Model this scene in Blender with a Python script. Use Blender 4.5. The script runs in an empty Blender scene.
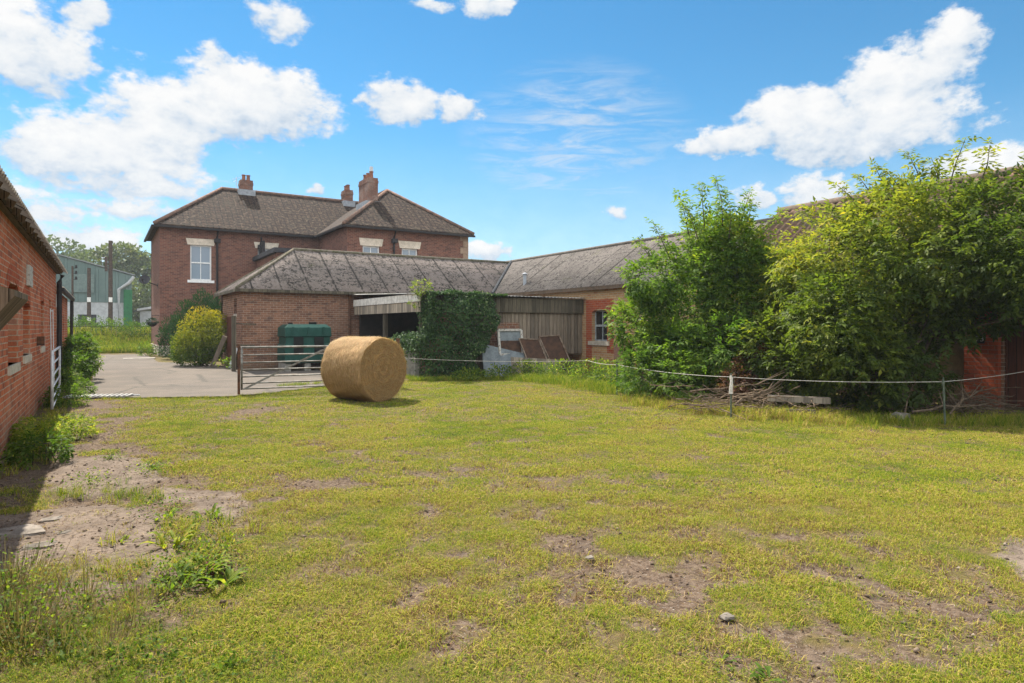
import bpy, math, random
import numpy as np
from mathutils import Vector, Matrix
R = math.radians
rnd = random.Random(7); NR = np.random.RandomState(11)
SC = bpy.context.scene; COL = SC.collection

# ------------------------------------------------------------------ camera, sky, sun, exposure
YAW = R(32.24); CY, SY = math.cos(YAW), math.sin(YAW); EYE = 1.6; FP = 650.0; HZ = 327.0
cam = bpy.data.objects.new('camera', bpy.data.cameras.new('camera')); COL.objects.link(cam)
cam.location = (0, 0, EYE); cam.rotation_euler = (R(90), 0, -YAW)
cam.data.sensor_width = 36; cam.data.lens = 36 * FP / 1024; cam.data.shift_y = -14.5 / 1024
cam.data.clip_start = 0.05; cam.data.clip_end = 3000
SC.camera = cam
SC.view_settings.view_transform = 'Standard'; SC.view_settings.look = 'None'
SC.view_settings.gamma = 1; SC.view_settings.use_curve_mapping = False
EXPO = 1.42
SC.view_settings.exposure = EXPO
SUN = Vector((-0.075, .58, .80)).normalized()          # direction towards the sun
sun = bpy.data.objects.new('sun', bpy.data.lights.new('sun', 'SUN')); COL.objects.link(sun)
sun.data.energy = 4.2; sun.data.angle = R(0.5); sun.data.color = (1, 0.93, 0.82)
sun.rotation_euler = SUN.to_track_quat('Z', 'Y').to_euler()
SKY_S = 0.10

class NT:
    """small node-tree writer"""
    def __init__(s, t): s.t = t; s.n = t.nodes; s.l = t.links
    def new(s, ty, **k):
        n = s.n.new(ty)
        for a, b in k.items(): setattr(n, a, b)
        return n
    def put(s, inp, v):
        if v is None: return
        if hasattr(v, 'is_output'): s.l.new(v, inp)
        elif isinstance(v, (tuple, list)) and len(v) == 3 and inp.type == 'RGBA': inp.default_value = (*v, 1)
        else: inp.default_value = v
    def m(s, op, a, b=None, c=None, clamp=False):
        n = s.new('ShaderNodeMath', operation=op, use_clamp=clamp)
        for i, v in enumerate((a, b, c)): s.put(n.inputs[i], v)
        return n.outputs[0]
    def vm(s, op, a, b=None):
        n = s.new('ShaderNodeVectorMath', operation=op); s.put(n.inputs[0], a); s.put(n.inputs[1], b)
        return n.outputs['Value'] if op in ('DOT_PRODUCT', 'LENGTH') else n.outputs[0]
    def mix(s, f, a, b, blend='MIX'):
        n = s.new('ShaderNodeMix', data_type='RGBA', blend_type=blend)
        s.put(n.inputs[0], f); s.put(n.inputs[6], a); s.put(n.inputs[7], b); return n.outputs[2]
    def noise(s, vec, sc, det=4, rough=.55, dist=0):
        n = s.new('ShaderNodeTexNoise'); s.put(n.inputs['Vector'], vec); n.inputs['Scale'].default_value = sc
        n.inputs['Detail'].default_value = det; n.inputs['Roughness'].default_value = rough
        n.inputs['Distortion'].default_value = dist; return n.outputs[0]
    def sm(s, v, a, b):
        n = s.new('ShaderNodeMapRange', interpolation_type='SMOOTHSTEP'); s.put(n.inputs[0], v)
        s.put(n.inputs[1], a); s.put(n.inputs[2], b); return n.outputs[0]
    def ramp(s, f, stops):
        n = s.new('ShaderNodeValToRGB'); s.put(n.inputs[0], f); e = n.color_ramp.elements
        while len(e) < len(stops): e.new(.5)
        for i, (p, c) in enumerate(stops): e[i].position = p; e[i].color = (*c, 1)
        return n.outputs[0]
    def xyz(s, v):
        n = s.new('ShaderNodeSeparateXYZ'); s.put(n.inputs[0], v); return n.outputs
    def comb(s, a, b, c):
        n = s.new('ShaderNodeCombineXYZ'); s.put(n.inputs[0], a); s.put(n.inputs[1], b); s.put(n.inputs[2], c); return n.outputs[0]
    def bump(s, h, dist, strength=1):
        n = s.new('ShaderNodeBump'); s.put(n.inputs['Height'], h); n.inputs['Distance'].default_value = dist
        n.inputs['Strength'].default_value = strength; return n.outputs[0]

# ---- world: Nishita sky with cumulus clouds placed by compass bearing and height
world = bpy.data.worlds.new('World'); SC.world = world; world.use_nodes = True
w = NT(world.node_tree); w.n.clear()
sky = w.new('ShaderNodeTexSky', sky_type='NISHITA', sun_disc=False)
sky.sun_elevation = math.asin(SUN.z); sky.sun_rotation = math.atan2(SUN.x, SUN.y)
sky.air_density = 1.0; sky.dust_density = 0.0; sky.ozone_density = 3.0
tc = w.new('ShaderNodeTexCoord').outputs['Generated']
d = w.xyz(tc)
az = w.m('WRAP', w.m('SUBTRACT', w.m('ARCTAN2', d[0], d[1]), YAW), math.pi + .3, -math.pi + .3)
el = w.m('ARCSINE', d[2])
dv = w.vm('MULTIPLY', tc, (1, 1, 1.6))
n1 = w.noise(dv, 7, 6, .6); n2 = w.noise(dv, 26, 5, .6); n0 = w.noise(w.vm('ADD', dv, (3.1, 1.7, .4)), 7, 6, .6)
az_w = w.m('ADD', az, w.m('MULTIPLY', w.m('SUBTRACT', n1, .5), .10))
el_w = w.m('ADD', el, w.m('MULTIPLY', w.m('SUBTRACT', n0, .5), .075))
def pix_dir(px, py):
    a = math.atan((px - 512) / FP); return a, math.atan((HZ - py) / FP * math.cos(a))
#          px   py   rx  ry  weight
CL = [(25, 40, 80, 46, 1), (95, 12, 26, 22, .8), (40, 72, 60, 16, .6), (290, 22, 40, 22, .62), (268, 12, 25, 16, .5), (222, 58, 24, 18, .75),
      (245, 105, 90, 40, 1.05), (165, 118, 66, 42, 1), (290, 95, 46, 30, .9), (110, 150, 105, 40, 1), (40, 150, 60, 26, .9), (20, 195, 95, 22, .5), (150, 185, 120, 22, .62),
      (400, 102, 40, 24, 1), (360, 96, 14, 9, .6), (459, 110, 24, 17, .95), (428, 4, 26, 10, .5), (486, 4, 34, 14, .75),
      (960, 40, 30, 24, 1), (935, 62, 45, 30, 1), (890, 95, 75, 38, 1.05), (800, 118, 66, 32, 1), (735, 140, 60, 18, .95), (860, 130, 110, 26, 1),
      (812, 188, 38, 28, .95), (1000, 165, 75, 22, 1), (755, 195, 22, 16, .8), (622, 211, 15, 9, .7), (486, 252, 24, 13, .9), (318, 196, 12, 8, .8), (95, 240, 80, 26, .75), (60, 215, 56, 18, .7), (120, 205, 90, 16, .55), (30, 235, 60, 22, .7),
      (-250, 90, 200, 60, 1), (1350, 60, 220, 60, 1), (1700, 120, 160, 50, 1)]
FILL_CLOUDS = [(2.6, .55, .75, .40), (-2.5, .6, .8, .42), (3.14, .25, .7, .2), (1.75, .35, .6, .3), (1.6, .85, .5, .3), (2.2, .2, .5, .2), (-1.7, .3, .45, .2), (-2.2, .2, .5, .2), (2.0, 1.1, .8, .3), (1.25, .5, .35, .28), (.95, .85, .5, .2), (.2, 1.15, .9, .22), (-.9, 1.0, .5, .2), (3.1, 1.05, .9, .3), (-3.1, .8, .6, .4)]   # unseen clouds added for fill light: bearing, height, radii
field = None; num = None; den = None
def cloud_list():
    for (px, py, rx, ry, wt) in CL:
        a0, e0 = pix_dir(px, py); ca = math.cos(a0); yield a0, e0, rx / FP * ca * ca, ry / FP * ca, wt
    for (a0, e0, ra, re) in FILL_CLOUDS: yield a0, e0, ra, re, 1
for a0, e0, ra, re, wt in cloud_list():
    u = w.m('MULTIPLY', w.m('SUBTRACT', az_w, a0), 1 / ra); v = w.m('MULTIPLY', w.m('SUBTRACT', el_w, e0), 1 / re)
    q = w.m('SUBTRACT', wt, w.m('MULTIPLY', w.m('ADD', w.m('MULTIPLY', u, u), w.m('MULTIPLY', v, v)), .8))
    qc = w.m('MAXIMUM', q, 0); qv = w.m('MULTIPLY', qc, v)
    num = qv if num is None else w.m('ADD', num, qv); den = qc if den is None else w.m('ADD', den, qc)
    field = q if field is None else w.m('SMOOTH_MAX', field, q, .25)
n5 = w.noise(dv, 70, 4, .6)
vavg = w.m('DIVIDE', num, w.m('ADD', den, .08))
dens = w.m('ADD', w.m('ADD', field, w.m('MULTIPLY', w.m('SUBTRACT', n2, .5), 1.6)), w.m('MULTIPLY', w.m('SUBTRACT', n5, .5), .9))
mask = w.sm(dens, .0, .6)
a0, e0 = pix_dir(575, 140)
u = w.m('MULTIPLY', w.m('SUBTRACT', az, a0), 1 / .19); v = w.m('MULTIPLY', w.m('SUBTRACT', el, e0), 1 / .12)
wb = w.m('SUBTRACT', 1, w.m('ADD', w.m('MULTIPLY', u, u), w.m('MULTIPLY', v, v)), clamp=True)
n4 = w.noise(w.vm('MULTIPLY', dv, (9, 9, 34)), 1, 6, .68, .8)
wisp = w.m('MULTIPLY', w.m('MULTIPLY', wb, w.sm(n4, .36, .72)), .8)
veil = w.m('MULTIPLY', w.sm(el, .32, .02), .45)                       # thin high haze towards the horizon
mask = w.m('MAXIMUM', w.m('MAXIMUM', mask, wisp), veil)
n3 = w.noise(dv, 15, 5, .55)
body = w.m('ADD', w.m('ADD', w.m('MULTIPLY', w.sm(dens, .15, 1.2), .35), w.m('MULTIPLY', w.m('SUBTRACT', n2, .5), .9)), w.m('ADD', w.m('MULTIPLY', vavg, .42), .42))
ccol = w.ramp(body, [(.05, (.50, .62, .76)), (.40, (.74, .82, .91)), (.62, (.88, .92, .96)), (.95, (1.02, 1.02, 1.02))])
cl_k = w.m('MULTIPLY', w.m('ADD', 1, w.m('MULTIPLY', w.sm(w.m('ABSOLUTE', az), .95, 2.0), 1.5)), 1 / (SKY_S * 2 ** EXPO) * .95)   # clouds out of view are made brighter to add fill light
cl_e = w.vm('MULTIPLY', ccol, w.comb(cl_k, cl_k, cl_k))
hs = w.new('ShaderNodeHueSaturation'); w.put(hs.inputs['Color'], sky.outputs[0])
hs.inputs['Saturation'].default_value = 1.22; hs.inputs['Hue'].default_value = .488; hs.inputs['Value'].default_value = .56
bg = w.new('ShaderNodeBackground'); w.put(bg.inputs[0], w.mix(mask, w.vm('MULTIPLY', hs.outputs[0], (.76, .96, 1.0)), cl_e)); bg.inputs[1].default_value = SKY_S
w.put(w.new('ShaderNodeOutputWorld').inputs[0], bg.outputs[0])

# ------------------------------------------------------------------ helpers
def W(px, f, z=None, py=None):
    r = (px - 512) / FP * f
    if z is None: z = EYE - (py - HZ) * f / FP if py is not None else 0
    return Vector((r * CY + f * SY, -r * SY + f * CY, z))
def G(px, py): return W(px, EYE * FP / (py - HZ), 0)
def PJ(X, Y, Z):
    r = X * CY - Y * SY; f = X * SY + Y * CY; return 512 + FP * r / f, HZ - FP * (Z - EYE) / f, f

def _h(ix, iy, iz, s):
    n = (ix * 374761393 + iy * 668265263 + iz * 2147483647 + s * 974634777) & 0xffffffff
    n = ((n ^ (n >> 13)) * 1274126177) & 0xffffffff
    return ((n ^ (n >> 16)) & 0xffff) / 65535.0
def vn(x, y, z=None, s=0):
    x = np.asarray(x, float); y = np.asarray(y, float); z = np.zeros_like(x) if z is None else np.asarray(z, float)
    i, j, k = np.floor(x).astype(np.int64), np.floor(y).astype(np.int64), np.floor(z).astype(np.int64)
    a, b, c = x - i, y - j, z - k
    a, b, c = a * a * (3 - 2 * a), b * b * (3 - 2 * b), c * c * (3 - 2 * c)
    o = 0
    for di in (0, 1):
        for dj in (0, 1):
            for dk in (0, 1):
                o = o + _h(i + di, j + dj, k + dk, s) * (a if di else 1 - a) * (b if dj else 1 - b) * (c if dk else 1 - c)
    return o
def fbm(x, y, z=None, s=0, o=4):
    t = 0; A = .5; q = 0
    for i in range(o):
        t = t + A * vn(np.asarray(x) * 2 ** i, np.asarray(y) * 2 ** i, None if z is None else np.asarray(z) * 2 ** i, s + i * 7); q += A; A *= .5
    return t / q

OFF = {}
def link(name, me, parent=None, loc=None):
    o = bpy.data.objects.new(name, me); COL.objects.link(o)
    if parent is not None: o.parent = parent
    return o
def tag(o, label=None, cat=None, group=None, kind=None):
    if label: o['label'] = label
    if cat: o['category'] = cat
    if group: o['group'] = group
    if kind: o['kind'] = kind
    return o
def thing(name, label, cat, loc, rz=0, group=None):
    o = bpy.data.objects.new(name, None); COL.objects.link(o); o.empty_display_size = .2
    o.location = loc; o.rotation_euler = (0, 0, rz); OFF[o] = Vector(loc); return tag(o, label, cat, group)

class MB:
    """collects faces; build() links them as one mesh object. coordinates are world ones unless local=True"""
    def __init__(s): s.v = []; s.f = []; s.uv = []
    def face(s, pts, uv=None):
        i = len(s.v); s.v += [Vector(p) for p in pts]; s.f.append(tuple(range(i, i + len(pts)))); s.uv.append(uv)
    def box(s, x0, x1, y0, y1, z0, z1, M=None, taper=None):
        p = [Vector((x, y, z)) for z in (z0, z1) for y in (y0, y1) for x in (x0, x1)]
        if M is not None: p = [M @ q for q in p]
        for q in ((0, 2, 3, 1), (4, 5, 7, 6), (0, 1, 5, 4), (2, 6, 7, 3), (0, 4, 6, 2), (1, 3, 7, 5)): s.face([p[i] for i in q])
        return s
    def prism(s, poly, vec):
        """poly: list of 3D points (ccw seen from outside of the start), extruded by vec"""
        a = [Vector(p) for p in poly]; b = [p + Vector(vec) for p in a]; n = len(a)
        s.face(a[::-1]); s.face(b)
        for i in range(n): s.face([a[i], a[(i + 1) % n], b[(i + 1) % n], b[i]])
        return s
    def bar(s, a, b, wd, ht=None, up=(0, 0, 1)):
        a, b = Vector(a), Vector(b); ht = ht or wd; d = (b - a).normalized(); u = d.cross(Vector(up))
        if u.length < 1e-4: u = d.cross(Vector((1, 0, 0)))
        u.normalize(); v = u.cross(d)
        q = [(-wd / 2, -ht / 2), (wd / 2, -ht / 2), (wd / 2, ht / 2), (-wd / 2, ht / 2)]
        return s.prism([a + u * i + v * j for i, j in q], b - a)
    def tube(s, path, r, n=8, cap=True):
        path = [Vector(p) for p in path]; k = len(path); rs = r if isinstance(r, (list, tuple)) else [r] * k; rings = []
        for i, p in enumerate(path):
            d = (path[min(i + 1, k - 1)] - path[max(i - 1, 0)]).normalized()
            u = d.cross(Vector((0, 0, 1)))
            if u.length < .05: u = d.cross(Vector((1, 0, 0)))
            u.normalize(); v = u.cross(d)
            rings.append([p + (u * math.cos(2 * math.pi * j / n) + v * math.sin(2 * math.pi * j / n)) * rs[i] for j in range(n)])
        i0 = len(s.v)
        for rg in rings: s.v += rg
        for i in range(k - 1):
            for j in range(n):
                j2 = (j + 1) % n
                s.f.append((i0 + i * n + j, i0 + i * n + j2, i0 + (i + 1) * n + j2, i0 + (i + 1) * n + j)); s.uv.append(None)
        if cap:
            s.f.append(tuple(i0 + j for j in range(n))[::-1]); s.uv.append(None)
            s.f.append(tuple(i0 + (k - 1) * n + j for j in range(n))); s.uv.append(None)
        return s
    def wall(s, axis, c, a0, a1, z0, z1, th, ops=()):
        """wall with real openings. axis 'x': runs along X, outer face Y=c, thickness th (signed) behind it"""
        A = sorted({a0, a1, *[o[0] for o in ops], *[o[1] for o in ops]}); Z = sorted({z0, z1, *[o[2] for o in ops], *[o[3] for o in ops]})
        P = (lambda a, t, z: Vector((a, c + t, z))) if axis == 'x' else (lambda a, t, z: Vector((c + t, a, z)))
        flip = (th > 0) == (axis == 'x')
        def q(pts): s.face(pts if flip else pts[::-1])
        def solid(i, j):
            if i < 0 or j < 0 or i >= len(A) - 1 or j >= len(Z) - 1: return False
            a, z = (A[i] + A[i + 1]) / 2, (Z[j] + Z[j + 1]) / 2
            return not any(o[0] < a < o[1] and o[2] < z < o[3] for o in ops)
        for i in range(len(A) - 1):
            for j in range(len(Z) - 1):
                if not solid(i, j): continue
                l, h, b, t = A[i], A[i + 1], Z[j], Z[j + 1]
                q([P(l, 0, b), P(h, 0, b), P(h, 0, t), P(l, 0, t)]); q([P(l, th, t), P(h, th, t), P(h, th, b), P(l, th, b)])
                if not solid(i - 1, j): q([P(l, th, b), P(l, 0, b), P(l, 0, t), P(l, th, t)])
                if not solid(i + 1, j): q([P(h, 0, b), P(h, th, b), P(h, th, t), P(h, 0, t)])
                if not solid(i, j - 1): q([P(l, th, b), P(h, th, b), P(h, 0, b), P(l, 0, b)])
                if not solid(i, j + 1): q([P(l, 0, t), P(h, 0, t), P(h, th, t), P(l, th, t)])
        return s
    def slope(s, p0, ud, L, inn, tan, vmax, period=.146, amp=.022, seg=6, prof=None, row=None, rstep=.0, th=.012, vmin=None):
        """profiled roof slope: starts at eave point p0, runs L along ud, rises along horizontal inn with slope tan; vmax(u) horizontal run"""
        p0, ud, inn = Vector(p0), Vector(ud).normalized(), Vector(inn).normalized()
        sl = math.sqrt(1 + tan * tan); nrm = Vector((-inn.x * tan, -inn.y * tan, 1)).normalized()
        nu = max(2, int(L / period * seg)); us = [L * i / nu for i in range(nu + 1)]
        prof = prof or (lambda t: .5 - .5 * math.cos(2 * math.pi * t))
        def P(u, v, k=0): return p0 + ud * u + inn * v + Vector((0, 0, v * tan)) + nrm * (amp * prof((u / period) % 1) + k)
        i0 = len(s.v); cols = []
        for u in us:
            vm = max(vmax(u), .002); v0 = vmin(u) if vmin else 0
            pts = []
            if row:
                v = v0; k = 0
                while v < vm - .003:
                    e = min((math.floor(v / row + 1e-6) + 1) * row, vm)
                    pts.append((v, rstep)); pts.append((e, 0)); v = e
                nr = 2 * int(math.ceil(max(vmax(x) for x in us) / row + 1))
                while len(pts) < nr: pts.append((vm, 0))
            else: pts = [(v0, 0), (vm, 0)]
            cols.append(pts)
        nr = len(cols[0])
        for u, pts in zip(us, cols):
            for v, k in pts: s.v.append(P(u, v, k))
            s.v.append(P(u, pts[0][0], -th))
        st = nr + 1
        for i in range(nu):
            a, b = i0 + i * st, i0 + (i + 1) * st
            for j in range(nr - 1):
                s.f.append((a + j, b + j, b + j + 1, a + j + 1))
                s.uv.append([(us[i], cols[i][j][0] * sl), (us[i + 1], cols[i + 1][j][0] * sl), (us[i + 1], cols[i + 1][j + 1][0] * sl), (us[i], cols[i][j + 1][0] * sl)])
            s.f.append((a + nr, b + nr, b, a)); s.uv.append([(us[i], 0), (us[i + 1], 0), (us[i + 1], .01), (us[i], .01)])
        return s
    def build(s, name, mat, parent=None, local=False, smooth=False, **kw):
        me = bpy.data.meshes.new(name)
        off = Vector((0, 0, 0)) if (local or parent is None) else OFF[parent]
        loc = None
        if parent is None and not local:
            lo = Vector((min(v.x for v in s.v) + max(v.x for v in s.v), min(v.y for v in s.v) + max(v.y for v in s.v), 2 * min(v.z for v in s.v))) / 2
            off = loc = lo
        me.from_pydata([tuple(v - off) for v in s.v], [], s.f)
        uvl = me.uv_layers.new(name='UVMap'); k = 0; out = np.zeros(len(me.loops) * 2, 'f')
        for p, uv in zip(me.polygons, s.uv):
            if uv is None:
                n = p.normal
                if abs(n.z) > .97: u, v = Vector((1, 0, 0)), Vector((0, 1, 0))
                else:
                    u = Vector((0, 0, 1)).cross(n).normalized(); v = n.cross(u)
                uv = [(c.dot(u), c.dot(v)) for c in (s.v[i] for i in p.vertices)]
            for a, b in uv: out[k] = a; out[k + 1] = b; k += 2
        uvl.data.foreach_set('uv', out)
        me.materials.append(mat)
        if smooth: me.polygons.foreach_set('use_smooth', [True] * len(me.polygons))
        o = link(name, me, parent)
        if loc is not None: o.location = loc
        OFF[o] = off if not local else Vector((0, 0, 0))
        return tag(o, **kw) if kw else o
def bevel(o, wdt=.01, seg=2):
    m = o.modifiers.new('bevel', 'BEVEL'); m.width = wdt; m.segments = seg; m.limit_method = 'ANGLE'; return o

def np_mesh(name, V, F, mat, parent=None, tint=None, loc=(0, 0, 0), attr='tint'):
    """fast mesh: V (n,3), F (m,k) all same size; face attribute tint"""
    V = np.asarray(V, 'f') - np.asarray(loc, 'f'); F = np.asarray(F, 'i'); m, k = F.shape
    me = bpy.data.meshes.new(name); me.vertices.add(len(V)); me.vertices.foreach_set('co', V.ravel())
    me.loops.add(m * k); me.loops.foreach_set('vertex_index', F.ravel()); me.polygons.add(m)
    me.polygons.foreach_set('loop_start', np.arange(m, dtype='i') * k)
    if tint is not None:
        a = me.attributes.new(attr, 'FLOAT', 'FACE'); a.data.foreach_set('value', np.asarray(tint, 'f'))
    me.update(calc_edges=True); me.materials.append(mat)
    o = link(name, me, parent); OFF[o] = Vector(loc); return o

# ------------------------------------------------------------------ materials
MATS = {}
def mat(name):
    m = bpy.data.materials.new(name); m.use_nodes = True; t = NT(m.node_tree); t.n.clear()
    t.out = t.new('ShaderNodeOutputMaterial'); t.b = t.new('ShaderNodeBsdfPrincipled'); t.l.new(t.b.outputs[0], t.out.inputs[0])
    t.b.inputs['Roughness'].default_value = .85; t.b.inputs['Specular IOR Level'].default_value = .1
    t.geo = t.new('ShaderNodeNewGeometry').outputs['Position']; t.uv = t.new('ShaderNodeTexCoord').outputs['UV']
    MATS[name] = m; return m, t
def fin(t, col, rough=None, bump=None, metal=None):
    t.put(t.b.inputs['Base Color'], col)
    if rough is not None: t.put(t.b.inputs['Roughness'], rough)
    if bump is not None: t.put(t.b.inputs['Normal'], bump)
    if metal is not None: t.b.inputs['Metallic'].default_value = metal

def m_brick(name, c1, c2, mortar, stain=(.09, .07, .06), st_lo=.55, pale=(.5, .42, .36), pale_lo=.66, hi=None):
    m, t = mat(name)
    wob = t.vm('ADD', t.uv, t.vm('MULTIPLY', t.new('ShaderNodeVectorMath', operation='SUBTRACT').outputs[0], (0, 0, 0)))
    nz = t.new('ShaderNodeTexNoise'); t.put(nz.inputs['Vector'], t.uv); nz.inputs['Scale'].default_value = 7; nz.inputs['Detail'].default_value = 2
    uvw = t.vm('ADD', t.uv, t.vm('MULTIPLY', t.vm('SUBTRACT', nz.outputs[1], (.5, .5, .5)), (.016, .012, 0)))
    b = t.new('ShaderNodeTexBrick'); t.put(b.inputs['Vector'], uvw); b.inputs['Scale'].default_value = 1
    b.inputs['Brick Width'].default_value = .235; b.inputs['Row Height'].default_value = .082; b.inputs['Mortar Size'].default_value = .009
    b.inputs['Mortar Smooth'].default_value = .35; b.inputs['Bias'].default_value = -.1
    t.put(b.inputs['Color1'], c1); t.put(b.inputs['Color2'], c2); t.put(b.inputs['Mortar'], mortar)
    br = t.new('ShaderNodeTexBrick'); t.put(br.inputs['Vector'], uvw); br.inputs['Scale'].default_value = 1
    br.inputs['Brick Width'].default_value = .235; br.inputs['Row Height'].default_value = .082; br.inputs['Mortar Size'].default_value = 0
    t.put(br.inputs['Color1'], (0, 0, 0)); t.put(br.inputs['Color2'], (1, 1, 1)); br.inputs['Bias'].default_value = 0
    n1 = t.noise(t.geo, .9, 5, .6); n2 = t.noise(t.geo, 5.5, 5, .65); n3 = t.noise(t.geo, 34, 3, .6)
    col = b.outputs[0]
    if hi: col = t.mix(t.m('MULTIPLY', t.sm(br.outputs[0], .8, .95), .45), col, hi)
    col = t.mix(t.m('MULTIPLY', t.sm(n2, st_lo, st_lo + .2), .6), col, stain)
    col = t.mix(t.m('MULTIPLY', t.sm(n1, pale_lo - .2, pale_lo + .12), .45), col, pale)
    col = t.mix(.7, col, t.mix(1, col, t.ramp(n3, [(.25, (.62, .62, .62)), (.75, (1.3, 1.3, 1.3))]), 'MULTIPLY'))
    z = t.xyz(t.geo)[2]
    damp = t.m('MULTIPLY', t.sm(t.m('ADD', z, t.m('MULTIPLY', n2, .9)), 1.05, .25), .55)
    col = t.mix(damp, col, (.085, .08, .05))
    h = t.m('ADD', t.m('MULTIPLY', t.m('SUBTRACT', 1, b.outputs[1]), 1), t.m('MULTIPLY', n3, .5))
    fin(t, col, .9, t.bump(h, .012, .9)); return m
BR_LEFT = m_brick('red_brick_old', (.50, .135, .055), (.34, .085, .038), (.46, .34, .25), st_lo=.52, stain=(.16, .055, .035), pale=(.60, .42, .30), pale_lo=.66, hi=(.17, .07, .05))
BR_HOUSE = m_brick('house_brick', (.205, .086, .058), (.11, .05, .038), (.23, .165, .13), st_lo=.53, pale=(.24, .17, .13), pale_lo=.75, hi=(.10, .05, .04))
BR_MID = m_brick('barn_brick', (.26, .125, .074), (.145, .068, .045), (.33, .26, .20), st_lo=.52, pale=(.30, .24, .18), pale_lo=.72, hi=(.11, .065, .05))
BR_BUFF = m_brick('buff_brick', (.46, .27, .13), (.37, .20, .095), (.46, .38, .27), st_lo=.62, pale=(.5, .38, .24), pale_lo=.7, hi=(.36, .12, .06))
BR_RED = m_brick('red_dressing_brick', (.38, .085, .035), (.30, .06, .03), (.34, .2, .13), st_lo=.66, pale_lo=.9)
BR_CHIM = m_brick('chimney_brick', (.20, .085, .055), (.11, .05, .038), (.2, .15, .12), st_lo=.5)
BR_PIER = m_brick('pier_brick', (.36, .075, .03), (.28, .05, .022), (.24, .12, .08), st_lo=.6, pale_lo=.95)

def m_fibre(name, base, dark, spot, moss=(.07, .075, .02), joint=1.05, mo=.5):
    """weathered fibre cement sheets: lichen spots, dark laps"""
    m, t = mat(name); x = t.xyz(t.uv)
    n1 = t.noise(t.uv, .7, 4); n2 = t.noise(t.geo, 9, 4, .7); n3 = t.noise(t.geo, 3.2, 4, .7); n4 = t.noise(t.geo, 28, 2)
    col = t.mix(t.sm(n1, .35, .7), base, tuple(c * .72 for c in base))
    col = t.mix(t.m('MULTIPLY', t.sm(n2, spot, spot + .06), t.sm(n3, .40, .60)), col, dark)
    col = t.mix(t.m('MULTIPLY', t.sm(n4, .6, .7), .5), col, (.42, .40, .36))
    wv = t.m('ADD', x[0], t.m('MULTIPLY', t.m('SUBTRACT', n2, .5), .10))
    jt = t.m('ABSOLUTE', t.m('SUBTRACT', t.m('FRACT', t.m('DIVIDE', wv, joint)), .5))
    col = t.mix(t.m('MULTIPLY', t.sm(jt, .045, .02), t.sm(n3, .30, .5)), col, (.045, .04, .035))
    jr = t.m('ABSOLUTE', t.m('SUBTRACT', t.m('FRACT', t.m('DIVIDE', x[1], 1.6)), .5))
    col = t.mix(t.m('MULTIPLY', t.sm(jr, .018, .008), .7), col, (.05, .045, .04))
    col = t.mix(t.m('MULTIPLY', t.sm(t.noise(t.geo, 1.1, 5, .7), mo, mo + .2), .6), col, moss)
    fin(t, col, .95, t.bump(t.m('ADD', n4, n2), .008, .6)); return m
FIB_MID = m_fibre('fibre_cement_pinkish', (.21, .172, .15), (.035, .03, .026), .47, mo=.62)
FIB_RIGHT = m_fibre('fibre_cement_grey', (.155, .135, .12), (.05, .043, .04), .5, mo=.58)
FIB_LEFT = m_fibre('fibre_cement_pale', (.50, .41, .32), (.13, .10, .07), .58, moss=(.24, .17, .08), mo=.55)

def m_tile(name, c1, c2, cw=.30, ch=.32):
    m, t = mat(name); x = t.xyz(t.uv)
    b = t.new('ShaderNodeTexBrick'); t.put(b.inputs['Vector'], t.uv); b.inputs['Scale'].default_value = 1; b.offset = 0
    b.inputs['Brick Width'].default_value = cw; b.inputs['Row Height'].default_value = ch; b.inputs['Mortar Size'].default_value = .045; b.inputs['Mortar Smooth'].default_value = .4
    t.put(b.inputs['Color1'], c1); t.put(b.inputs['Color2'], c2); t.put(b.inputs['Mortar'], tuple(c * .25 for c in c2))
    n1 = t.noise(t.geo, .8, 5, .65); n2 = t.noise(t.geo, 6, 4, .7)
    fl = t.noise(t.vm('MULTIPLY', t.uv, (1 / cw, 1 / ch, 1)), 1.7, 2, .5)
    col = t.mix(t.m('MULTIPLY', t.sm(n2, .5, .72), .7), b.outputs[0], (.09, .07, .048)); col = t.mix(t.sm(fl, .54, .66), col, (.085, .06, .042)); col = t.mix(t.sm(fl, .44, .36), col, (.028, .02, .017))
    col = t.mix(t.m('MULTIPLY', t.sm(n1, .5, .75), .5), col, (.06, .05, .035))
    wv = t.m('ADD', t.m('SINE', t.m('MULTIPLY', x[0], 2 * math.pi / cw)), t.m('MULTIPLY', t.m('FRACT', t.m('DIVIDE', x[1], ch)), -1.2))
    fin(t, col, .85, t.bump(wv, .006, .6)); return m
TILE = m_tile('brown_pantile', (.048, .028, .02), (.028, .018, .014))
m, t = mat('red_pantile'); n1 = t.noise(t.geo, 1.3, 5, .65); n2 = t.noise(t.geo, 8, 4, .7)
PANT = m; col = t.mix(t.sm(n2, .35, .7), (.19, .115, .075), (.115, .08, .06)); col = t.mix(t.m('MULTIPLY', t.sm(n1, .42, .6), .8), col, (.12, .10, .07))
fin(t, col, .85, t.bump(n2, .01, .6))

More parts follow.
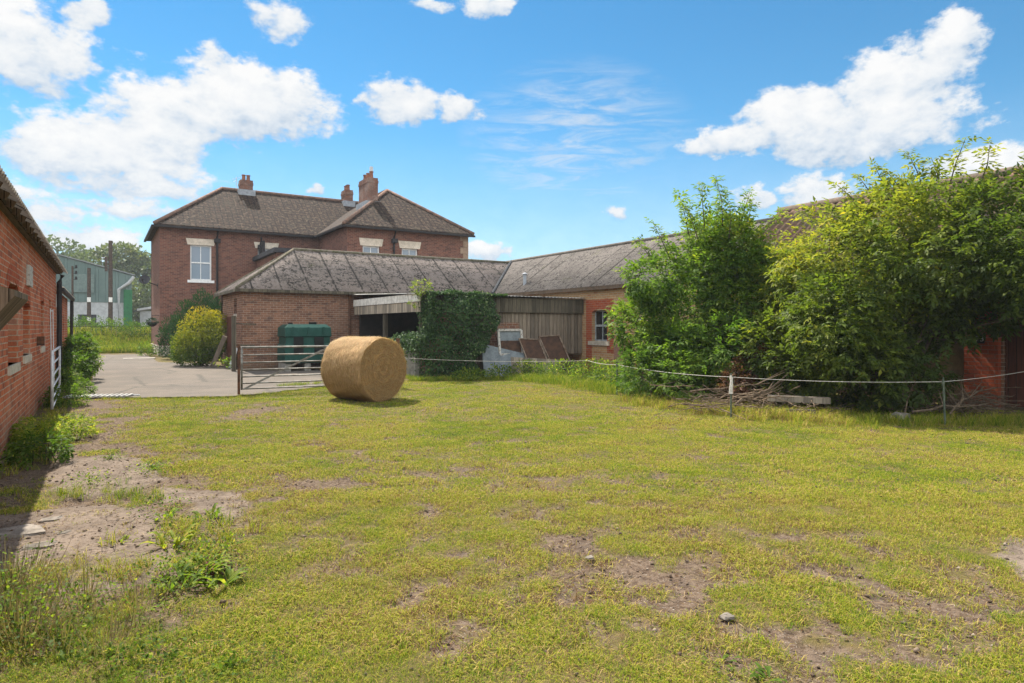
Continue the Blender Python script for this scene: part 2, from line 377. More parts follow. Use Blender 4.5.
def m_noise(name, c1, c2, sc=4, rough=.85, bd=.005, det=5, lo=.35, hi=.65, metal=None, spec=None, stretch=None):
    m, t = mat(name); p = t.geo if stretch is None else t.vm('MULTIPLY', t.geo, stretch)
    n = t.noise(p, sc, det, .62); n2 = t.noise(p, sc * 6, 3)
    col = t.mix(t.sm(n, lo, hi), c1, c2); col = t.mix(.35, col, t.mix(1, col, t.ramp(n2, [(.3, (.6, .6, .6)), (.7, (1.35, 1.35, 1.35))]), 'MULTIPLY'))
    fin(t, col, rough, t.bump(t.m('ADD', n, n2), bd, .7), metal)
    if spec is not None: t.b.inputs['Specular IOR Level'].default_value = spec
    return m
RIDGE = m_noise('ridge_tile', (.24, .14, .10), (.12, .085, .07), 5)
STONE = m_noise('stone_dressing', (.52, .45, .36), (.36, .31, .25), 4)
STONEP = m_noise('pale_lintel_stone', (.62, .54, .44), (.45, .39, .31), 4)
WHITE = m_noise('white_paint', (.80, .80, .78), (.68, .68, .66), 5, .5, .001)
OLDWHITE = m_noise('flaking_white_paint', (.46, .44, .40), (.22, .19, .16), 14, .75, .002, lo=.5, hi=.62)
LEAD = m_noise('lead_grey', (.30, .32, .34), (.22, .23, .25), 6, .6)
BLACKP = m_noise('black_iron', (.022, .022, .024), (.035, .03, .028), 8, .5, .001)
POT = m_noise('terracotta_pot', (.27, .12, .075), (.17, .08, .055), 6)
GALV = m_noise('galvanised_steel', (.60, .61, .62), (.42, .43, .44), 9, .5, .001, metal=.15)
GATEM = m_noise('weathered_gate_steel', (.24, .235, .215), (.13, .115, .095), 9, .55, .001, metal=.35)
RUST = m_noise('rusty_iron', (.14, .065, .035), (.06, .035, .025), 12, .85)
CONC = m_noise('old_concrete', (.33, .30, .26), (.20, .18, .15), 3, .95, .006)
BLOCK = m_noise('concrete_block', (.30, .285, .25), (.19, .18, .155), 5, .95, .006)
DARKIN = m_noise('dark_interior', (.02, .018, .016), (.03, .026, .022), 4, .95)  # near black stands in for the shade inside open bays and windows
TANK = m_noise('green_tank_plastic', (.012, .055, .042), (.018, .068, .055), 4, .45, .001)
PIT = m_noise('tank_dark', (.01, .013, .012), (.016, .018, .017), 4, .7, .001)
BARKM = m_noise('bark', (.11, .085, .06), (.055, .045, .035), 16, .95, .01)
TWIGM = m_noise('dry_twig', (.19, .14, .095), (.085, .06, .042), 14, .95, .004)
ROPE = m_noise('white_electric_rope', (.58, .55, .49), (.40, .37, .32), 30, .7, .001)
POSTM = m_noise('plastic_fence_post', (.11, .13, .095), (.06, .075, .055), 14, .7, .002)
ROCK = m_noise('rubble_stone', (.23, .20, .17), (.13, .115, .095), 7, .95, .01)
RUSTPAN = m_noise('brown_rusted_panel', (.095, .052, .034), (.055, .034, .026), 7, .85)
SHEETM = m_noise('grey_blue_sheet', (.19, .215, .225), (.13, .15, .16), 4, .6, .002)
RENDER = m_noise('tan_board', (.30, .215, .115), (.20, .14, .08), 5)
GREYCLAD = m_noise('grey_panel', (.42, .43, .43), (.33, .34, .34), 3, .8)
SIGNDK = m_noise('dark_plate', (.02, .02, .022), (.03, .03, .03), 5, .5, .0005)
def m_wood(name, c1, c2, vert=True, bw=.16, gap=True):
    m, t = mat(name); x = t.xyz(t.uv); a, b = (x[0], x[1]) if vert else (x[1], x[0])
    idx = t.m('FLOOR', t.m('DIVIDE', a, bw)); fr = t.m('FRACT', t.m('DIVIDE', a, bw))
    wn = t.new('ShaderNodeTexWhiteNoise', noise_dimensions='1D'); t.put(wn.inputs['W'], idx)
    g = t.noise(t.comb(t.m('MULTIPLY', a, 40), t.m('ADD', t.m('MULTIPLY', b, 2.2), t.m('MULTIPLY', wn.outputs[0], 30)), 0), 1, 5, .65)
    col = t.mix(t.sm(g, .3, .7), c1, c2)
    col = t.mix(.75, col, t.mix(1, col, t.ramp(wn.outputs[0], [(0, (.5, .5, .5)), (1, (1.45, 1.4, 1.35))]), 'MULTIPLY'))
    ed = t.m('MINIMUM', fr, t.m('SUBTRACT', 1, fr))
    if gap: col = t.mix(t.sm(ed, .05, .015), col, (.012, .01, .008))
    fin(t, col, .9, t.bump(t.m('ADD', t.m('MULTIPLY', t.sm(ed, .0, .06), .8), t.m('MULTIPLY', g, .35)), .012, .9)); return m
WOODG = m_wood('weathered_grey_boards', (.24, .20, .155), (.12, .098, .075))
WOODD = m_wood('dark_weathered_boards', (.12, .105, .075), (.06, .052, .04))
WOODF = m_wood('pale_weathered_boards', (.42, .36, .28), (.22, .185, .14))
WOODH = m_wood('old_hatch_boards', (.20, .15, .105), (.10, .075, .052), vert=True, bw=.13)
WOODP = m_wood('plank_grain', (.30, .26, .21), (.18, .15, .12), gap=False)
DOORR = m_wood('red_brown_door_boards', (.115, .04, .024), (.065, .026, .018), bw=.14)
POLEM = m_noise('creosoted_pole', (.10, .075, .06), (.06, .047, .04), 6, .9, .004)
m, t = mat('window_glass'); GLASS = m; fin(t, (.16, .20, .24), .06); t.b.inputs['Specular IOR Level'].default_value = .8  # grey-blue base colour paints in the sky reflected by the panes
m, t = mat('dark_window_glass'); GLASSD = m; fin(t, (.015, .017, .019), .08); t.b.inputs['Specular IOR Level'].default_value = .6
m, t = mat('green_profiled_cladding'); CLAD = m; x = t.xyz(t.uv); n = t.noise(t.geo, .5, 4)
fin(t, t.mix(t.sm(n, .3, .7), (.13, .18, .165), (.10, .145, .135)), .6, t.bump(t.sm(t.m('ABSOLUTE', t.m('SUBTRACT', t.m('FRACT', t.m('DIVIDE', x[0], .9)), .5)), .12, .2), .06, 1))

def m_leaf(name, stops, trans=.45, rough=.6, spec=.15):
    m, t = mat(name); a = t.new('ShaderNodeAttribute', attribute_name='tint').outputs['Fac']
    oi = t.new('ShaderNodeObjectInfo').outputs['Random']
    col = t.ramp(a, stops); fin(t, col, rough); t.b.inputs['Specular IOR Level'].default_value = spec
    tr = t.new('ShaderNodeBsdfTranslucent'); t.put(tr.inputs[0], t.mix(1, col, (1.35, 1.45, .75), 'MULTIPLY'))
    mx = t.new('ShaderNodeMixShader'); mx.inputs[0].default_value = trans
    t.l.new(t.b.outputs[0], mx.inputs[1]); t.l.new(tr.outputs[0], mx.inputs[2]); t.l.new(mx.outputs[0], t.out.inputs[0]); return m
LF_ELDER = m_leaf('elder_leaf', [(0, (.03, .07, .010)), (.4, (.085, .155, .018)), (.75, (.17, .235, .024)), (1, (.36, .33, .03))], .5, .6, .2)
LF_YELL = m_leaf('yellowing_leaf', [(0, (.045, .075, .012)), (.35, (.13, .17, .022)), (.7, (.30, .29, .03)), (.9, (.44, .34, .04)), (1, (.24, .11, .05))], .5, .6, .2)
LF_IVY = m_leaf('ivy_leaf', [(0, (.012, .032, .010)), (.55, (.036, .08, .02)), (.9, (.09, .15, .045)), (1, (.20, .25, .11))], .3, .6, .2)
LF_CON = m_leaf('conifer_leaf', [(0, (.008, .03, .010)), (.7, (.022, .065, .018)), (1, (.05, .11, .025))], .25)
LF_GOLD = m_leaf('golden_leaf', [(0, (.05, .085, .012)), (.35, (.17, .18, .018)), (.8, (.34, .25, .02)), (1, (.42, .26, .02))])
LF_WEED = m_leaf('weed_leaf', [(0, (.035, .075, .012)), (.5, (.09, .15, .018)), (.85, (.25, .29, .025)), (1, (.42, .34, .07))], .5, .65, .15)
LF_DRY = m_leaf('dry_stalk', [(0, (.10, .075, .04)), (.6, (.22, .17, .09)), (1, (.12, .15, .035))], .3)
LF_FAR = m_leaf('far_leaf', [(0, (.05, .075, .03)), (.6, (.10, .13, .045)), (1, (.17, .17, .06))], .3)
LF_DEAD = m_leaf('dead_leaf', [(0, (.06, .028, .018)), (.6, (.13, .06, .03)), (1, (.2, .12, .05))], .3)
STRAWM = m_leaf('straw', [(0, (.22, .135, .06)), (.6, (.38, .26, .12)), (1, (.50, .37, .19))], .2)
m, t = mat('grass_blade')
GRASSM = m; a = t.new('ShaderNodeAttribute', attribute_type='INSTANCER', attribute_name='tint').outputs['Fac']
b_ = t.new('ShaderNodeAttribute', attribute_name='tint').outputs['Fac']
gcol = t.ramp(t.m('ADD', a, t.m('MULTIPLY', t.m('SUBTRACT', b_, .5), .95), clamp=True),
              [(0, (.07, .135, .010)), (.3, (.18, .24, .015)), (.60, (.32, .315, .028)), (.82, (.42, .32, .08)), (.93, (.46, .33, .15)), (1, (.16, .09, .045))])
fin(t, gcol, .8); tr = t.new('ShaderNodeBsdfTranslucent'); t.put(tr.inputs[0], t.mix(1, gcol, (1.3, 1.4, .8), 'MULTIPLY'))
mx = t.new('ShaderNodeMixShader'); mx.inputs[0].default_value = .32; t.l.new(t.b.outputs[0], mx.inputs[1]); t.l.new(tr.outputs[0], mx.inputs[2]); t.l.new(mx.outputs[0], t.out.inputs[0])

# ------------------------------------------------------------------ ground, drive, bank
def poly_mask(x, y, poly, soft=.0):
    ins = np.zeros(x.shape, bool); n = len(poly)
    for i in range(n):
        (x0, y0), (x1, y1) = poly[i], poly[(i + 1) % n]
        c = ((y0 > y) != (y1 > y)) & (x < (x1 - x0) * (y - y0) / (y1 - y0 + 1e-12) + x0); ins ^= c
    return ins
DRIVE = [(-9, 44), (-9, 34), (-.7, 31.5), (-.35, 24), (-.55, 17.35), (0, 17.15), (.8, 16.75), (1.5, 16.4), (2.4, 16.0), (3.2, 16.25), (4.2, 16.75), (5.1, 17.4), (6.4, 18.3), (7.6, 19.6), (8.3, 21.5), (8.3, 25.0), (4.4, 25.0), (4.1, 31), (2.2, 33.5), (2.2, 46.4), (-2, 46.8), (-9, 45.5)]
def PX(*pts): return [tuple(G(a, b)[:2]) for a, b in pts]
SLABS = [PX((-60, 522), (20, 512), (95, 505), (158, 516), (168, 545), (160, 580), (110, 596), (60, 606), (-60, 600)),
         PX((62, 462), (120, 455), (152, 462), (160, 478), (120, 492), (70, 500), (50, 480)),
         PX((160, 488), (235, 492), (262, 505), (225, 520), (170, 505)),
         PX((980, 556), (1010, 540), (1100, 530), (1100, 600), (1020, 580))]
SOIL = [PX((-60, 448), (60, 408), (85, 398), (112, 402), (128, 432), (165, 462), (235, 492), (262, 520), (250, 575), (165, 612), (90, 625), (-80, 640))]
# worn patches: px, py, half-width and half-depth in metres, strength
BARE = [(385, 462, 1.0, .45, .5), (300, 425, 1.3, .5, .42), (345, 440, 1.0, .5, .3), (445, 488, .9, .4, .5), (520, 545, .8, .45, .5), (480, 520, .9, .35, .42), (655, 580, .75, .2, .95), (690, 600, .4, .12, .8), (610, 560, .9, .25, .5),
        (735, 628, .5, .15, .7), (510, 443, .45, .25, .6), (250, 412, .5, .7, .85), (228, 402, .25, .6, .9), (280, 425, .5, .4, .6), (330, 575, .7, .35, .4), (190, 495, .9, .35, .7), (250, 520, .8, .3, .6), (290, 570, .7, .25, .5),
        (100, 475, .9, .6, .8), (110, 430, .6, 1.2, .5), (70, 440, .7, 1.2, .55), (60, 500, 1.1, .5, .5), (410, 600, .6, .3, .45), (560, 620, .6, .3, .35), (450, 640, .5, .2, .5), (620, 640, .5, .2, .4),
        (800, 560, 1.0, .3, .4), (870, 600, 1.0, .3, .42), (960, 630, .8, .25, .45), (740, 530, 1., .35, .35), (800, 655, .6, .15, .6), (930, 560, .6, .4, .4), (200, 600, .6, .25, .6), (150, 610, .6, .2, .5), (275, 555, .6, .2, .5), (590, 500, .7, .3, .35), (180, 545, .7, .5, .75), (235, 560, .6, .4, .75), (120, 612, 1, .2, .6), (55, 470, 1.1, 1.1, .8), (80, 425, .5, .9, .7), (140, 455, .6, .6, .6), (420, 475, .8, .3, .55), (540, 560, .7, .25, .55), (600, 545, .5, .2, .6), (690, 585, .5, .15, .8), (250, 480, 1.2, .4, .45), (350, 520, .9, .4, .4), (850, 560, .9, .3, .45), (700, 480, 1.2, .5, .2), (440, 490, 1.8, 1.1, .42), (520, 545, 1.3, .5, .5), (700, 600, 1.6, .5, .48), (620, 575, 1.0, .3, .6), (540, 610, 1.6, .5, .42), (250, 530, 1.3, .8, .5), (380, 560, 1.2, .6, .40), (880, 610, 1.5, .5, .44), (360, 455, 1.2, .5, .45)]
def cam_rf(x, y): return x * CY - y * SY, x * SY + y * CY
def ground_masks(x, y):
    r, f = cam_rf(x, y); wx = x + .35 * (fbm(x * 1.7, y * 1.7, s=3) - .5); wy = y + .35 * (fbm(x * 1.7, y * 1.7, s=5) - .5)
    r, f = cam_rf(wx, wy); bare = np.zeros_like(x)
    for px, py, a, b, k in BARE:
        g = G(px, py); gr, gf = cam_rf(g.x, g.y)
        bare = np.maximum(bare, k * np.exp(-((r - gr) / a) ** 2 - ((f - gf) / b) ** 2))
    n = fbm(x * 1.1, y * 1.1, s=21, o=5); n2 = fbm(x * 4, y * 4, s=31, o=4); n4 = fbm(x * 9, y * 9, s=33, o=3)
    SOIL_ = np.zeros_like(x)
    for q_ in SOIL: SOIL_ = np.maximum(SOIL_, poly_mask(wx + .5 * (n2 - .5), wy + .5 * (n4 - .5), q_) * 1.0)
    bare = np.maximum(bare, SOIL_ * (.55 + 1.1 * np.clip(fbm(x * 2.1, y * 2.1, s=35, o=3) - .28, 0, 1) * 1.6))
    b = np.clip((bare * .92 + (n - .5) * .9 + (n2 - .5) * 1.2 + (n4 - .5) * 1.9 - .25) / .36, 0, 1)
    conc = np.zeros_like(x)
    for s in SLABS: conc = np.maximum(conc, poly_mask(wx + .12 * (n2 - .5), wy, s).astype(float))
    wallside = np.clip((1.15 - x + 2.2 * (n - .5) + 1.2 * (n2 - .5)) / .6, 0, 1) * (y < 16.6) * (y > 4.6) * np.clip((n4 - .33) * 5, 0, 1)
    drive = poly_mask(x + .25 * (n2 - .5), y + .25 * (fbm(x * 3, y * 3, s=9) - .5), DRIVE).astype(float)
    return np.clip(np.maximum(b, wallside), 0, 1), conc, drive, n, n2
def bank_z(x, y):
    t = np.clip((y - 46.3) / 6.5, 0, 1); k = t * t * (3 - 2 * t)
    return 1.15 * k * np.clip((30 - x) / 12, 0, 1)
def ax_grid(lo, hi, step, far):
    c = list(np.arange(lo, hi + 1e-6, step)); s = step
    while c[-1] < far: s *= 1.35; c.append(c[-1] + min(s, 60))
    s = step
    while c[0] > -far: s *= 1.35; c.insert(0, c[0] - min(s, 60))
    return np.array(c)
gx, gy = ax_grid(-1.6, 16.2, .06, 900), ax_grid(-2.0, 19.0, .06, 900)
XX, YY = np.meshgrid(gx, gy, indexing='ij')
bare, conc, drv, n_a, n_b = ground_masks(XX, YY)
near = ((XX > -2) & (XX < 17) & (YY > -3) & (YY < 20)).astype(float)
ZZ = near * ((fbm(XX * .5, YY * .5, s=40) - .5) * .05 + (fbm(XX * 5, YY * 5, s=44) - .5) * .035 - bare * .012 + (fbm(XX * 14, YY * 14, s=46) - .5) * .02 * np.maximum(bare, .3)) + bank_z(XX, YY)
drv_s = poly_mask(XX, YY, [(-9, 50), (-9, 33.5), (-1.2, 31), (-.9, 17), (0, 16.8), (1.5, 16), (2.4, 15.6), (5.2, 17), (7, 18), (8.8, 21), (8.8, 26), (4.4, 26), (3, 33), (3, 46.2), (-9, 46)])
ZZ = np.where(drv_s, np.minimum(ZZ, 0) - .012, ZZ)
ZZ = ZZ * (1 - .8 * conc) + conc * .012
nX, nY = XX.shape; idx = np.arange(nX * nY).reshape(nX, nY)
Fq = np.stack([idx[:-1, :-1], idx[1:, :-1], idx[1:, 1:], idx[:-1, 1:]], -1).reshape(-1, 4)
m, t = mat('grassy_ground'); GROUND = m
A = lambda nm: t.new('ShaderNodeAttribute', attribute_name=nm).outputs['Fac']
n1 = t.noise(t.geo, 3, 6, .65); n2 = t.noise(t.geo, 22, 5, .7); n3 = t.noise(t.geo, 90, 3, .6)
turf = t.mix(t.sm(n1, .35, .65), (.085, .08, .02), (.13, .095, .042)); turf = t.mix(t.m('MULTIPLY', t.sm(n2, .5, .68), .8), turf, (.17, .115, .06))
dirt = t.mix(t.sm(n2, .35, .65), (.075, .05, .034), (.165, .12, .085)); dirt = t.mix(t.m('MULTIPLY', t.sm(n3, .62, .70), .8), dirt, (.38, .35, .31)); dirt = t.mix(t.m('MULTIPLY', t.sm(n1, .55, .7), .6), dirt, (.09, .07, .058))
cc = t.mix(t.sm(n1, .35, .7), (.215, .168, .13), (.125, .096, .074)); cc = t.mix(t.m('MULTIPLY', t.sm(n2, .52, .62), .85), cc, (.075, .055, .042)); cc = t.mix(t.m('MULTIPLY', t.sm(n3, .6, .68), .45), cc, (.33, .28, .23))
col = t.mix(A('bare'), turf, dirt); col = t.mix(A('conc'), col, cc)
fin(t, col, .95, t.bump(t.m('ADD', t.m('ADD', n2, t.m('MULTIPLY', n3, .6)), n1), .03, .8))
g_o = np_mesh('ground', np.stack([XX, YY, ZZ], -1).reshape(-1, 3), Fq, GROUND)
for nm, arr in (('bare', bare), ('conc', conc)):
    a = g_o.data.attributes.new(nm, 'FLOAT', 'POINT'); a.data.foreach_set('value', arr.ravel().astype('f'))
g_o.data.polygons.foreach_set('use_smooth', [True] * len(g_o.data.polygons))
tag(g_o, kind='structure')
# driveway: finely cut sheet with a soft uneven edge
dx, dy = np.arange(-9, 8.6, .12), np.arange(15.6, 46.9, .12)
DX, DY = np.meshgrid(dx, dy, indexing='ij')
jx = DX + .22 * (fbm(DX * 3, DY * 3, s=51) - .5); jy = DY + .22 * (fbm(DX * 3, DY * 3, s=53) - .5)
ins = poly_mask(jx, jy, DRIVE); idx = np.arange(DX.size).reshape(DX.shape)
cell = ins[:-1, :-1] & ins[1:, :-1] & ins[1:, 1:] & ins[:-1, 1:]
Fd = np.stack([idx[:-1, :-1], idx[1:, :-1], idx[1:, 1:], idx[:-1, 1:]], -1)[cell]
DZ = .012 + (fbm(DX * .4, DY * .4, s=55) - .5) * .015
used = np.unique(Fd); rem = np.zeros(DX.size, int); rem[used] = np.arange(len(used))
m, t = mat('worn_tarmac'); n1 = t.noise(t.geo, .6, 5, .6); n2 = t.noise(t.geo, 5, 5, .7); n3 = t.noise(t.geo, 120, 2)
col = t.mix(t.sm(n1, .35, .65), (.145, .116, .092), (.10, .082, .067)); vo = t.new('ShaderNodeTexVoronoi', feature='DISTANCE_TO_EDGE'); t.put(vo.inputs['Vector'], t.vm('ADD', t.geo, t.vm('MULTIPLY', t.comb(n2, n1, 0), (.5, .5, 0)))); vo.inputs['Scale'].default_value = .33
col = t.mix(t.m('MULTIPLY', t.sm(vo.outputs[0], .022, .006), .8), col, (.05, .045, .035)); n6 = t.noise(t.geo, 1.7, 6, .7, 1.2); col = t.mix(t.m('MULTIPLY', t.sm(n6, .52, .66), .55), col, (.085, .07, .055)); col = t.mix(t.m('MULTIPLY', t.sm(n2, .55, .7), .5), col, (.075, .062, .05)); col = t.mix(.3, col, t.ramp(n3, [(.35, (.07, .065, .06)), (.7, (.27, .25, .22))]))
fin(t, col, .92, t.bump(t.m('ADD', n3, n2), .01, .5))
d_o = np_mesh('driveway', np.stack([DX, DY, DZ], -1).reshape(-1, 3)[used], rem[Fd], m); tag(d_o, kind='structure')
MB().box(.9, 2.3, 37.4, 38.4, -.05, .03).build('pavement', CONC, kind='structure')

# ------------------------------------------------------------------ leaf machinery
def unit(a): return a / np.maximum(np.linalg.norm(a, axis=-1, keepdims=True), 1e-6)
def leaves(P, D, N, L, Wd, fold=.2):
    """diamond leaflets: base P, direction D, normal N"""
    D = unit(D); S = unit(np.cross(D, N)); N = np.cross(S, D); L = np.broadcast_to(np.asarray(L), (len(P),))[:, None]; Wd = np.broadcast_to(np.asarray(Wd), (len(P),))[:, None]
    mid = P + D * L * .42
    V = np.stack([P, mid + S * Wd * .5 + N * Wd * fold, P + D * L - N * L * .08, mid - S * Wd * .5 + N * Wd * fold], 1).reshape(-1, 3)
    return V, np.arange(len(P) * 4).reshape(-1, 4)
def sprays(P, D, n_pair, L, tint, rs):
    """pinnate sprays: 2*n_pair+1 leaflets along a drooping rachis"""
    k = len(P); D = unit(D); up = np.tile([0., 0, 1], (k, 1)) + rs.normal(0, .35, (k, 3)); S = unit(np.cross(D, up)); N = np.cross(S, D)
    Ls = L * rs.uniform(.75, 1.25, k); Pl, Dl, Nl, Ll, Tl = [], [], [], [], []
    for i in range(n_pair):
        q = P + D * (Ls * (.35 + .62 * i))[:, None] - N * (Ls * .06 * i * i)[:, None]
        for s in (-1, 1):
            Pl.append(q); Dl.append(D * .55 + S * s * .85 - N * .18 + rs.normal(0, .15, (k, 3))); Nl.append(N + rs.normal(0, .25, (k, 3))); Ll.append(Ls * rs.uniform(.8, 1.1, k)); Tl.append(tint)
    Pl.append(P + D * (Ls * (.35 + .62 * (n_pair - .4)))[:, None]); Dl.append(D - N * .25 + rs.normal(0, .12, (k, 3))); Nl.append(N); Ll.append(Ls * 1.1); Tl.append(tint)
    P, D, N, L2, T = (np.concatenate(a) for a in (Pl, Dl, Nl, Ll, Tl))
    V, F = leaves(P, D, N, L2, L2 * .42); return V, F, np.clip(T + rs.normal(0, .10, len(T)), 0, 1)
def clump_points(clumps, n, rs, shell=.22, gap=.42, gs=1.6, seed=0, zmin=.05):
    c = np.array([q[:6] for q in clumps], float); wts = np.array([q[3] * q[4] + q[3] * q[5] + q[4] * q[5] for q in clumps], float); wts /= wts.sum()
    i = rs.choice(len(c), n * 3, p=wts); d = unit(rs.normal(0, 1, (n * 3, 3))); rad = 1 - np.abs(rs.normal(0, shell, n * 3)); rad = np.clip(rad, .05, 1.02)
    bump = .82 + .36 * fbm(d[:, 0] * 2.2 + i * 3, d[:, 1] * 2.2, d[:, 2] * 2.2, s=seed, o=3)
    p = c[i, :3] + d * c[i, 3:6] * (rad * bump)[:, None]
    g = fbm(p[:, 0] * gs, p[:, 1] * gs, p[:, 2] * gs, s=seed + 3, o=3)
    ok = (g > gap) & (p[:, 2] > zmin); p, d, i, g = p[ok][:n], d[ok][:n], i[ok][:n], g[ok][:n]
    return p, d, i, g
def branch_tree(mb, base, targets, r0, rs, stems=5, wob=.12):
    """stems from the base, forking to targets"""
    base = Vector(base); T = [Vector(q) for q in targets]
    ang = [math.atan2(q.y - base.y, q.x - base.x) for q in T]; order = sorted(range(len(T)), key=lambda i: ang[i]); groups = [order[i::stems] if False else order[i * len(T) // stems:(i + 1) * len(T) // stems] for i in range(stems)]
    for gI in groups:
        if not gI: continue
        c = sum((T[i] for i in gI), Vector()) / len(gI); fork = base.lerp(c, .5) + Vector((rs.normal(0, wob), rs.normal(0, wob), .1)); b0 = base + Vector((rs.normal(0, .12), rs.normal(0, .12), -.05))
        m1 = b0.lerp(fork, .5) + Vector((rs.normal(0, wob), rs.normal(0, wob), .15))
        mb.tube([b0, m1, fork], [r0, r0 * .8, r0 * .62], 7)
        for i in gI:
            m2 = fork.lerp(T[i], .5) + Vector((rs.normal(0, wob), rs.normal(0, wob), rs.normal(0, wob)))
            mb.tube([fork, m2, T[i]], [r0 * .5, r0 * .32, r0 * .1], 5)

def leafy(name, label, cat, base, clumps, n, L, material, seed, pairs=2, shoots=(), tint=(.45, .22), tz=0, gap=.42, gs=1.6, r0=.05, stems=5, ntw=26, shell=.22, barkm=None, tfun=None, droop=.25, part='foliage', stem='stem', group=None, slim=.42):
    rs = np.random.RandomState(seed); T = thing(name, label, cat, base, group=group)
    p, d, ci, g = clump_points(clumps, n, rs, shell, gap, gs, seed)
    ct = rs.normal(0, .09, len(clumps)); tn = tint[0] + ct[ci] + tint[1] * (fbm(p[:, 0] * 1.3, p[:, 1] * 1.3, p[:, 2] * 1.3, s=seed + 9) - .5) * 2.2 + rs.normal(0, .1, len(p))
    if tfun: tn = tn + tfun(p)
    D = d + rs.normal(0, .5, d.shape) + np.array([0, 0, -droop]); mb = MB()
    for (a, b) in shoots:
        a, b = np.array(a, float), np.array(b, float); k = max(5, int(np.linalg.norm(b - a) / .05)); s = np.linspace(.1, 1, k); q = a + (b - a) * s[:, None]
        bend = np.array([rs.normal(0, .12), rs.normal(0, .12), 0]); q = q + bend * (s ** 2)[:, None]
        mb.tube([Vector(q[0]), Vector(q[k // 2]), Vector(q[-1])], [.014, .010, .004], 5)
        ang = rs.uniform(0, 6.28) + np.arange(k) * 2.4; D2 = np.stack([np.cos(ang), np.sin(ang), np.full(k, .35)], 1)
        for rep in range(2):
            p = np.concatenate([p, q]); D = np.concatenate([D, D2 * (1, 1, .6) + rs.normal(0, .3, D2.shape)]); tn = np.concatenate([tn, tint[0] + .12 + rs.normal(0, .1, k)])
    if pairs: V, F, tt = sprays(p, D, pairs, L, np.clip(tn, 0, 1), rs)
    else:
        V, F = leaves(p, D, d + rs.normal(0, .6, d.shape), L * rs.uniform(.6, 1.3, len(p)), L * slim); tt = np.clip(tn, 0, 1)
    np_mesh(part, V, F, material, T, tt, base)
    if ntw:
        q = clump_points(clumps, ntw, rs, .15, .3, gs, seed + 1)[0]; branch_tree(mb, base, [tuple(x) for x in q], r0, rs, stems)
    if mb.v: mb.build(stem, barkm or BARKM, T, smooth=True)
    return T

# ------------------------------------------------------------------ farmhouse
def sash(parent, axis, c, a0, a1, z0, z1, rec=.11, sign=1, arch=False, glass=None, fm=None, sill=True, bars=(1, 1), lint=None, fw=.075):
    """sash window set rec behind the wall face; frame = 'window', panes, sill and lintel below it"""
    P = (lambda a, t, z: (a, c + sign * t, z)) if axis == 'x' else (lambda a, t, z: (c + sign * t, a, z))
    def bx(mb, l, h, t0, t1, b, t):
        p, q = P(l, t0, b), P(h, t1, t); mb.box(min(p[0], q[0]), max(p[0], q[0]), min(p[1], q[1]), max(p[1], q[1]), b, t)
    f = MB(); d0, d1 = rec, rec + .06
    bx(f, a0, a0 + fw, d0, d1, z0, z1); bx(f, a1 - fw, a1, d0, d1, z0, z1); bx(f, a0 + fw, a1 - fw, d0, d1, z0, z0 + fw); bx(f, a0 + fw, a1 - fw, d0, d1, z1 - fw, z1)
    zm = (z0 + z1) / 2; bx(f, a0 + fw, a1 - fw, d0 - .012, d1, zm - .035, zm + .035)
    for i in range(bars[0]):
        x = a0 + (a1 - a0) * (i + 1) / (bars[0] + 1)
        bx(f, x - .016, x + .016, d0 + .005, d1, z0 + fw, zm - .035); bx(f, x - .016, x + .016, d0 + .005, d1, zm + .035, z1 - fw)
    wn = f.build('window', fm or WHITE, parent)
    g = MB(); bx(g, a0 + fw, a1 - fw, d0 + .03, d0 + .04, z0 + fw, z1 - fw); g.build('pane', glass or GLASS, wn)
    if sill: s = MB(); bx(s, a0 - .14, a1 + .14, -.07, .10, z0 - .15, z0); bevel(s.build('sill', sill if sill is not True else WHITE, wn))
    if lint:
        e, h = lint; p = [P(a0 - e * .6, -.015, z1), P(a1 + e * .6, -.015, z1), P(a1 + e, -.015, z1 + h), P(a0 - e, -.015, z1 + h)]
        v = Vector(P(0, rec, 0)) - Vector(P(0, 0, 0)); L_ = MB(); L_.prism(p, v); L_.build('lintel', STONEP, wn)
    return wn

H = thing('farmhouse', 'large two storey red brick farmhouse with hipped brown tiled roofs and three chimneys', 'house', (2.7, 40.85, 0))
EZ = 7.2
wl = MB()
wl.wall('x', 40.85, 2.7, 11.5, 0, EZ, .35, [(4.22, 5.33, 4.27, 6.27), (7.85, 8.85, 4.3, 6.3)])
wl.wall('y', 2.7, 41.2, 48.25, 0, EZ, .35); wl.wall('x', 48.25, 2.7, 19.1, 0, EZ, -.35)
wl.wall('x', 35.4, 11.5, 19.1, 0, EZ, .35, [(12.4, 13.4, 4.2, 6.19), (14.75, 15.75, 4.2, 6.19)])
wl.wall('y', 11.5, 35.75, 40.85, 0, EZ, .35); wl.wall('y', 19.1, 35.75, 47.9, 0, EZ, -.35)
wl.box(3.2, 18.6, 41.3, 47.8, 7.0, 7.05); wl.box(12.0, 18.6, 35.9, 41.2, 7.0, 7.05)
wl.build('wall', BR_HOUSE, H)
MB().box(2.66, 11.5, 40.80, 40.845, 0, .55).box(2.655, 2.695, 40.80, 48.2, 0, .55).build('plinth', STONE, H)
MB().box(3.3, 11.3, 42.6, 42.7, 0, 7).build('inner_wall', GREYCLAD, H); MB().box(12, 18.5, 37, 37.1, 0, 7).build('inner_wall', GREYCLAD, H)
sash(H, 'x', 40.85, 4.22, 5.33, 4.27, 6.27, lint=(.22, .36)); sash(H, 'x', 40.85, 7.85, 8.85, 4.3, 6.3, lint=(.22, .36))
sash(H, 'x', 35.4, 12.4, 13.4, 4.2, 6.19, lint=(.22, .42)); sash(H, 'x', 35.4, 14.75, 15.75, 4.2, 6.19, lint=(.22, .42))
q = MB()
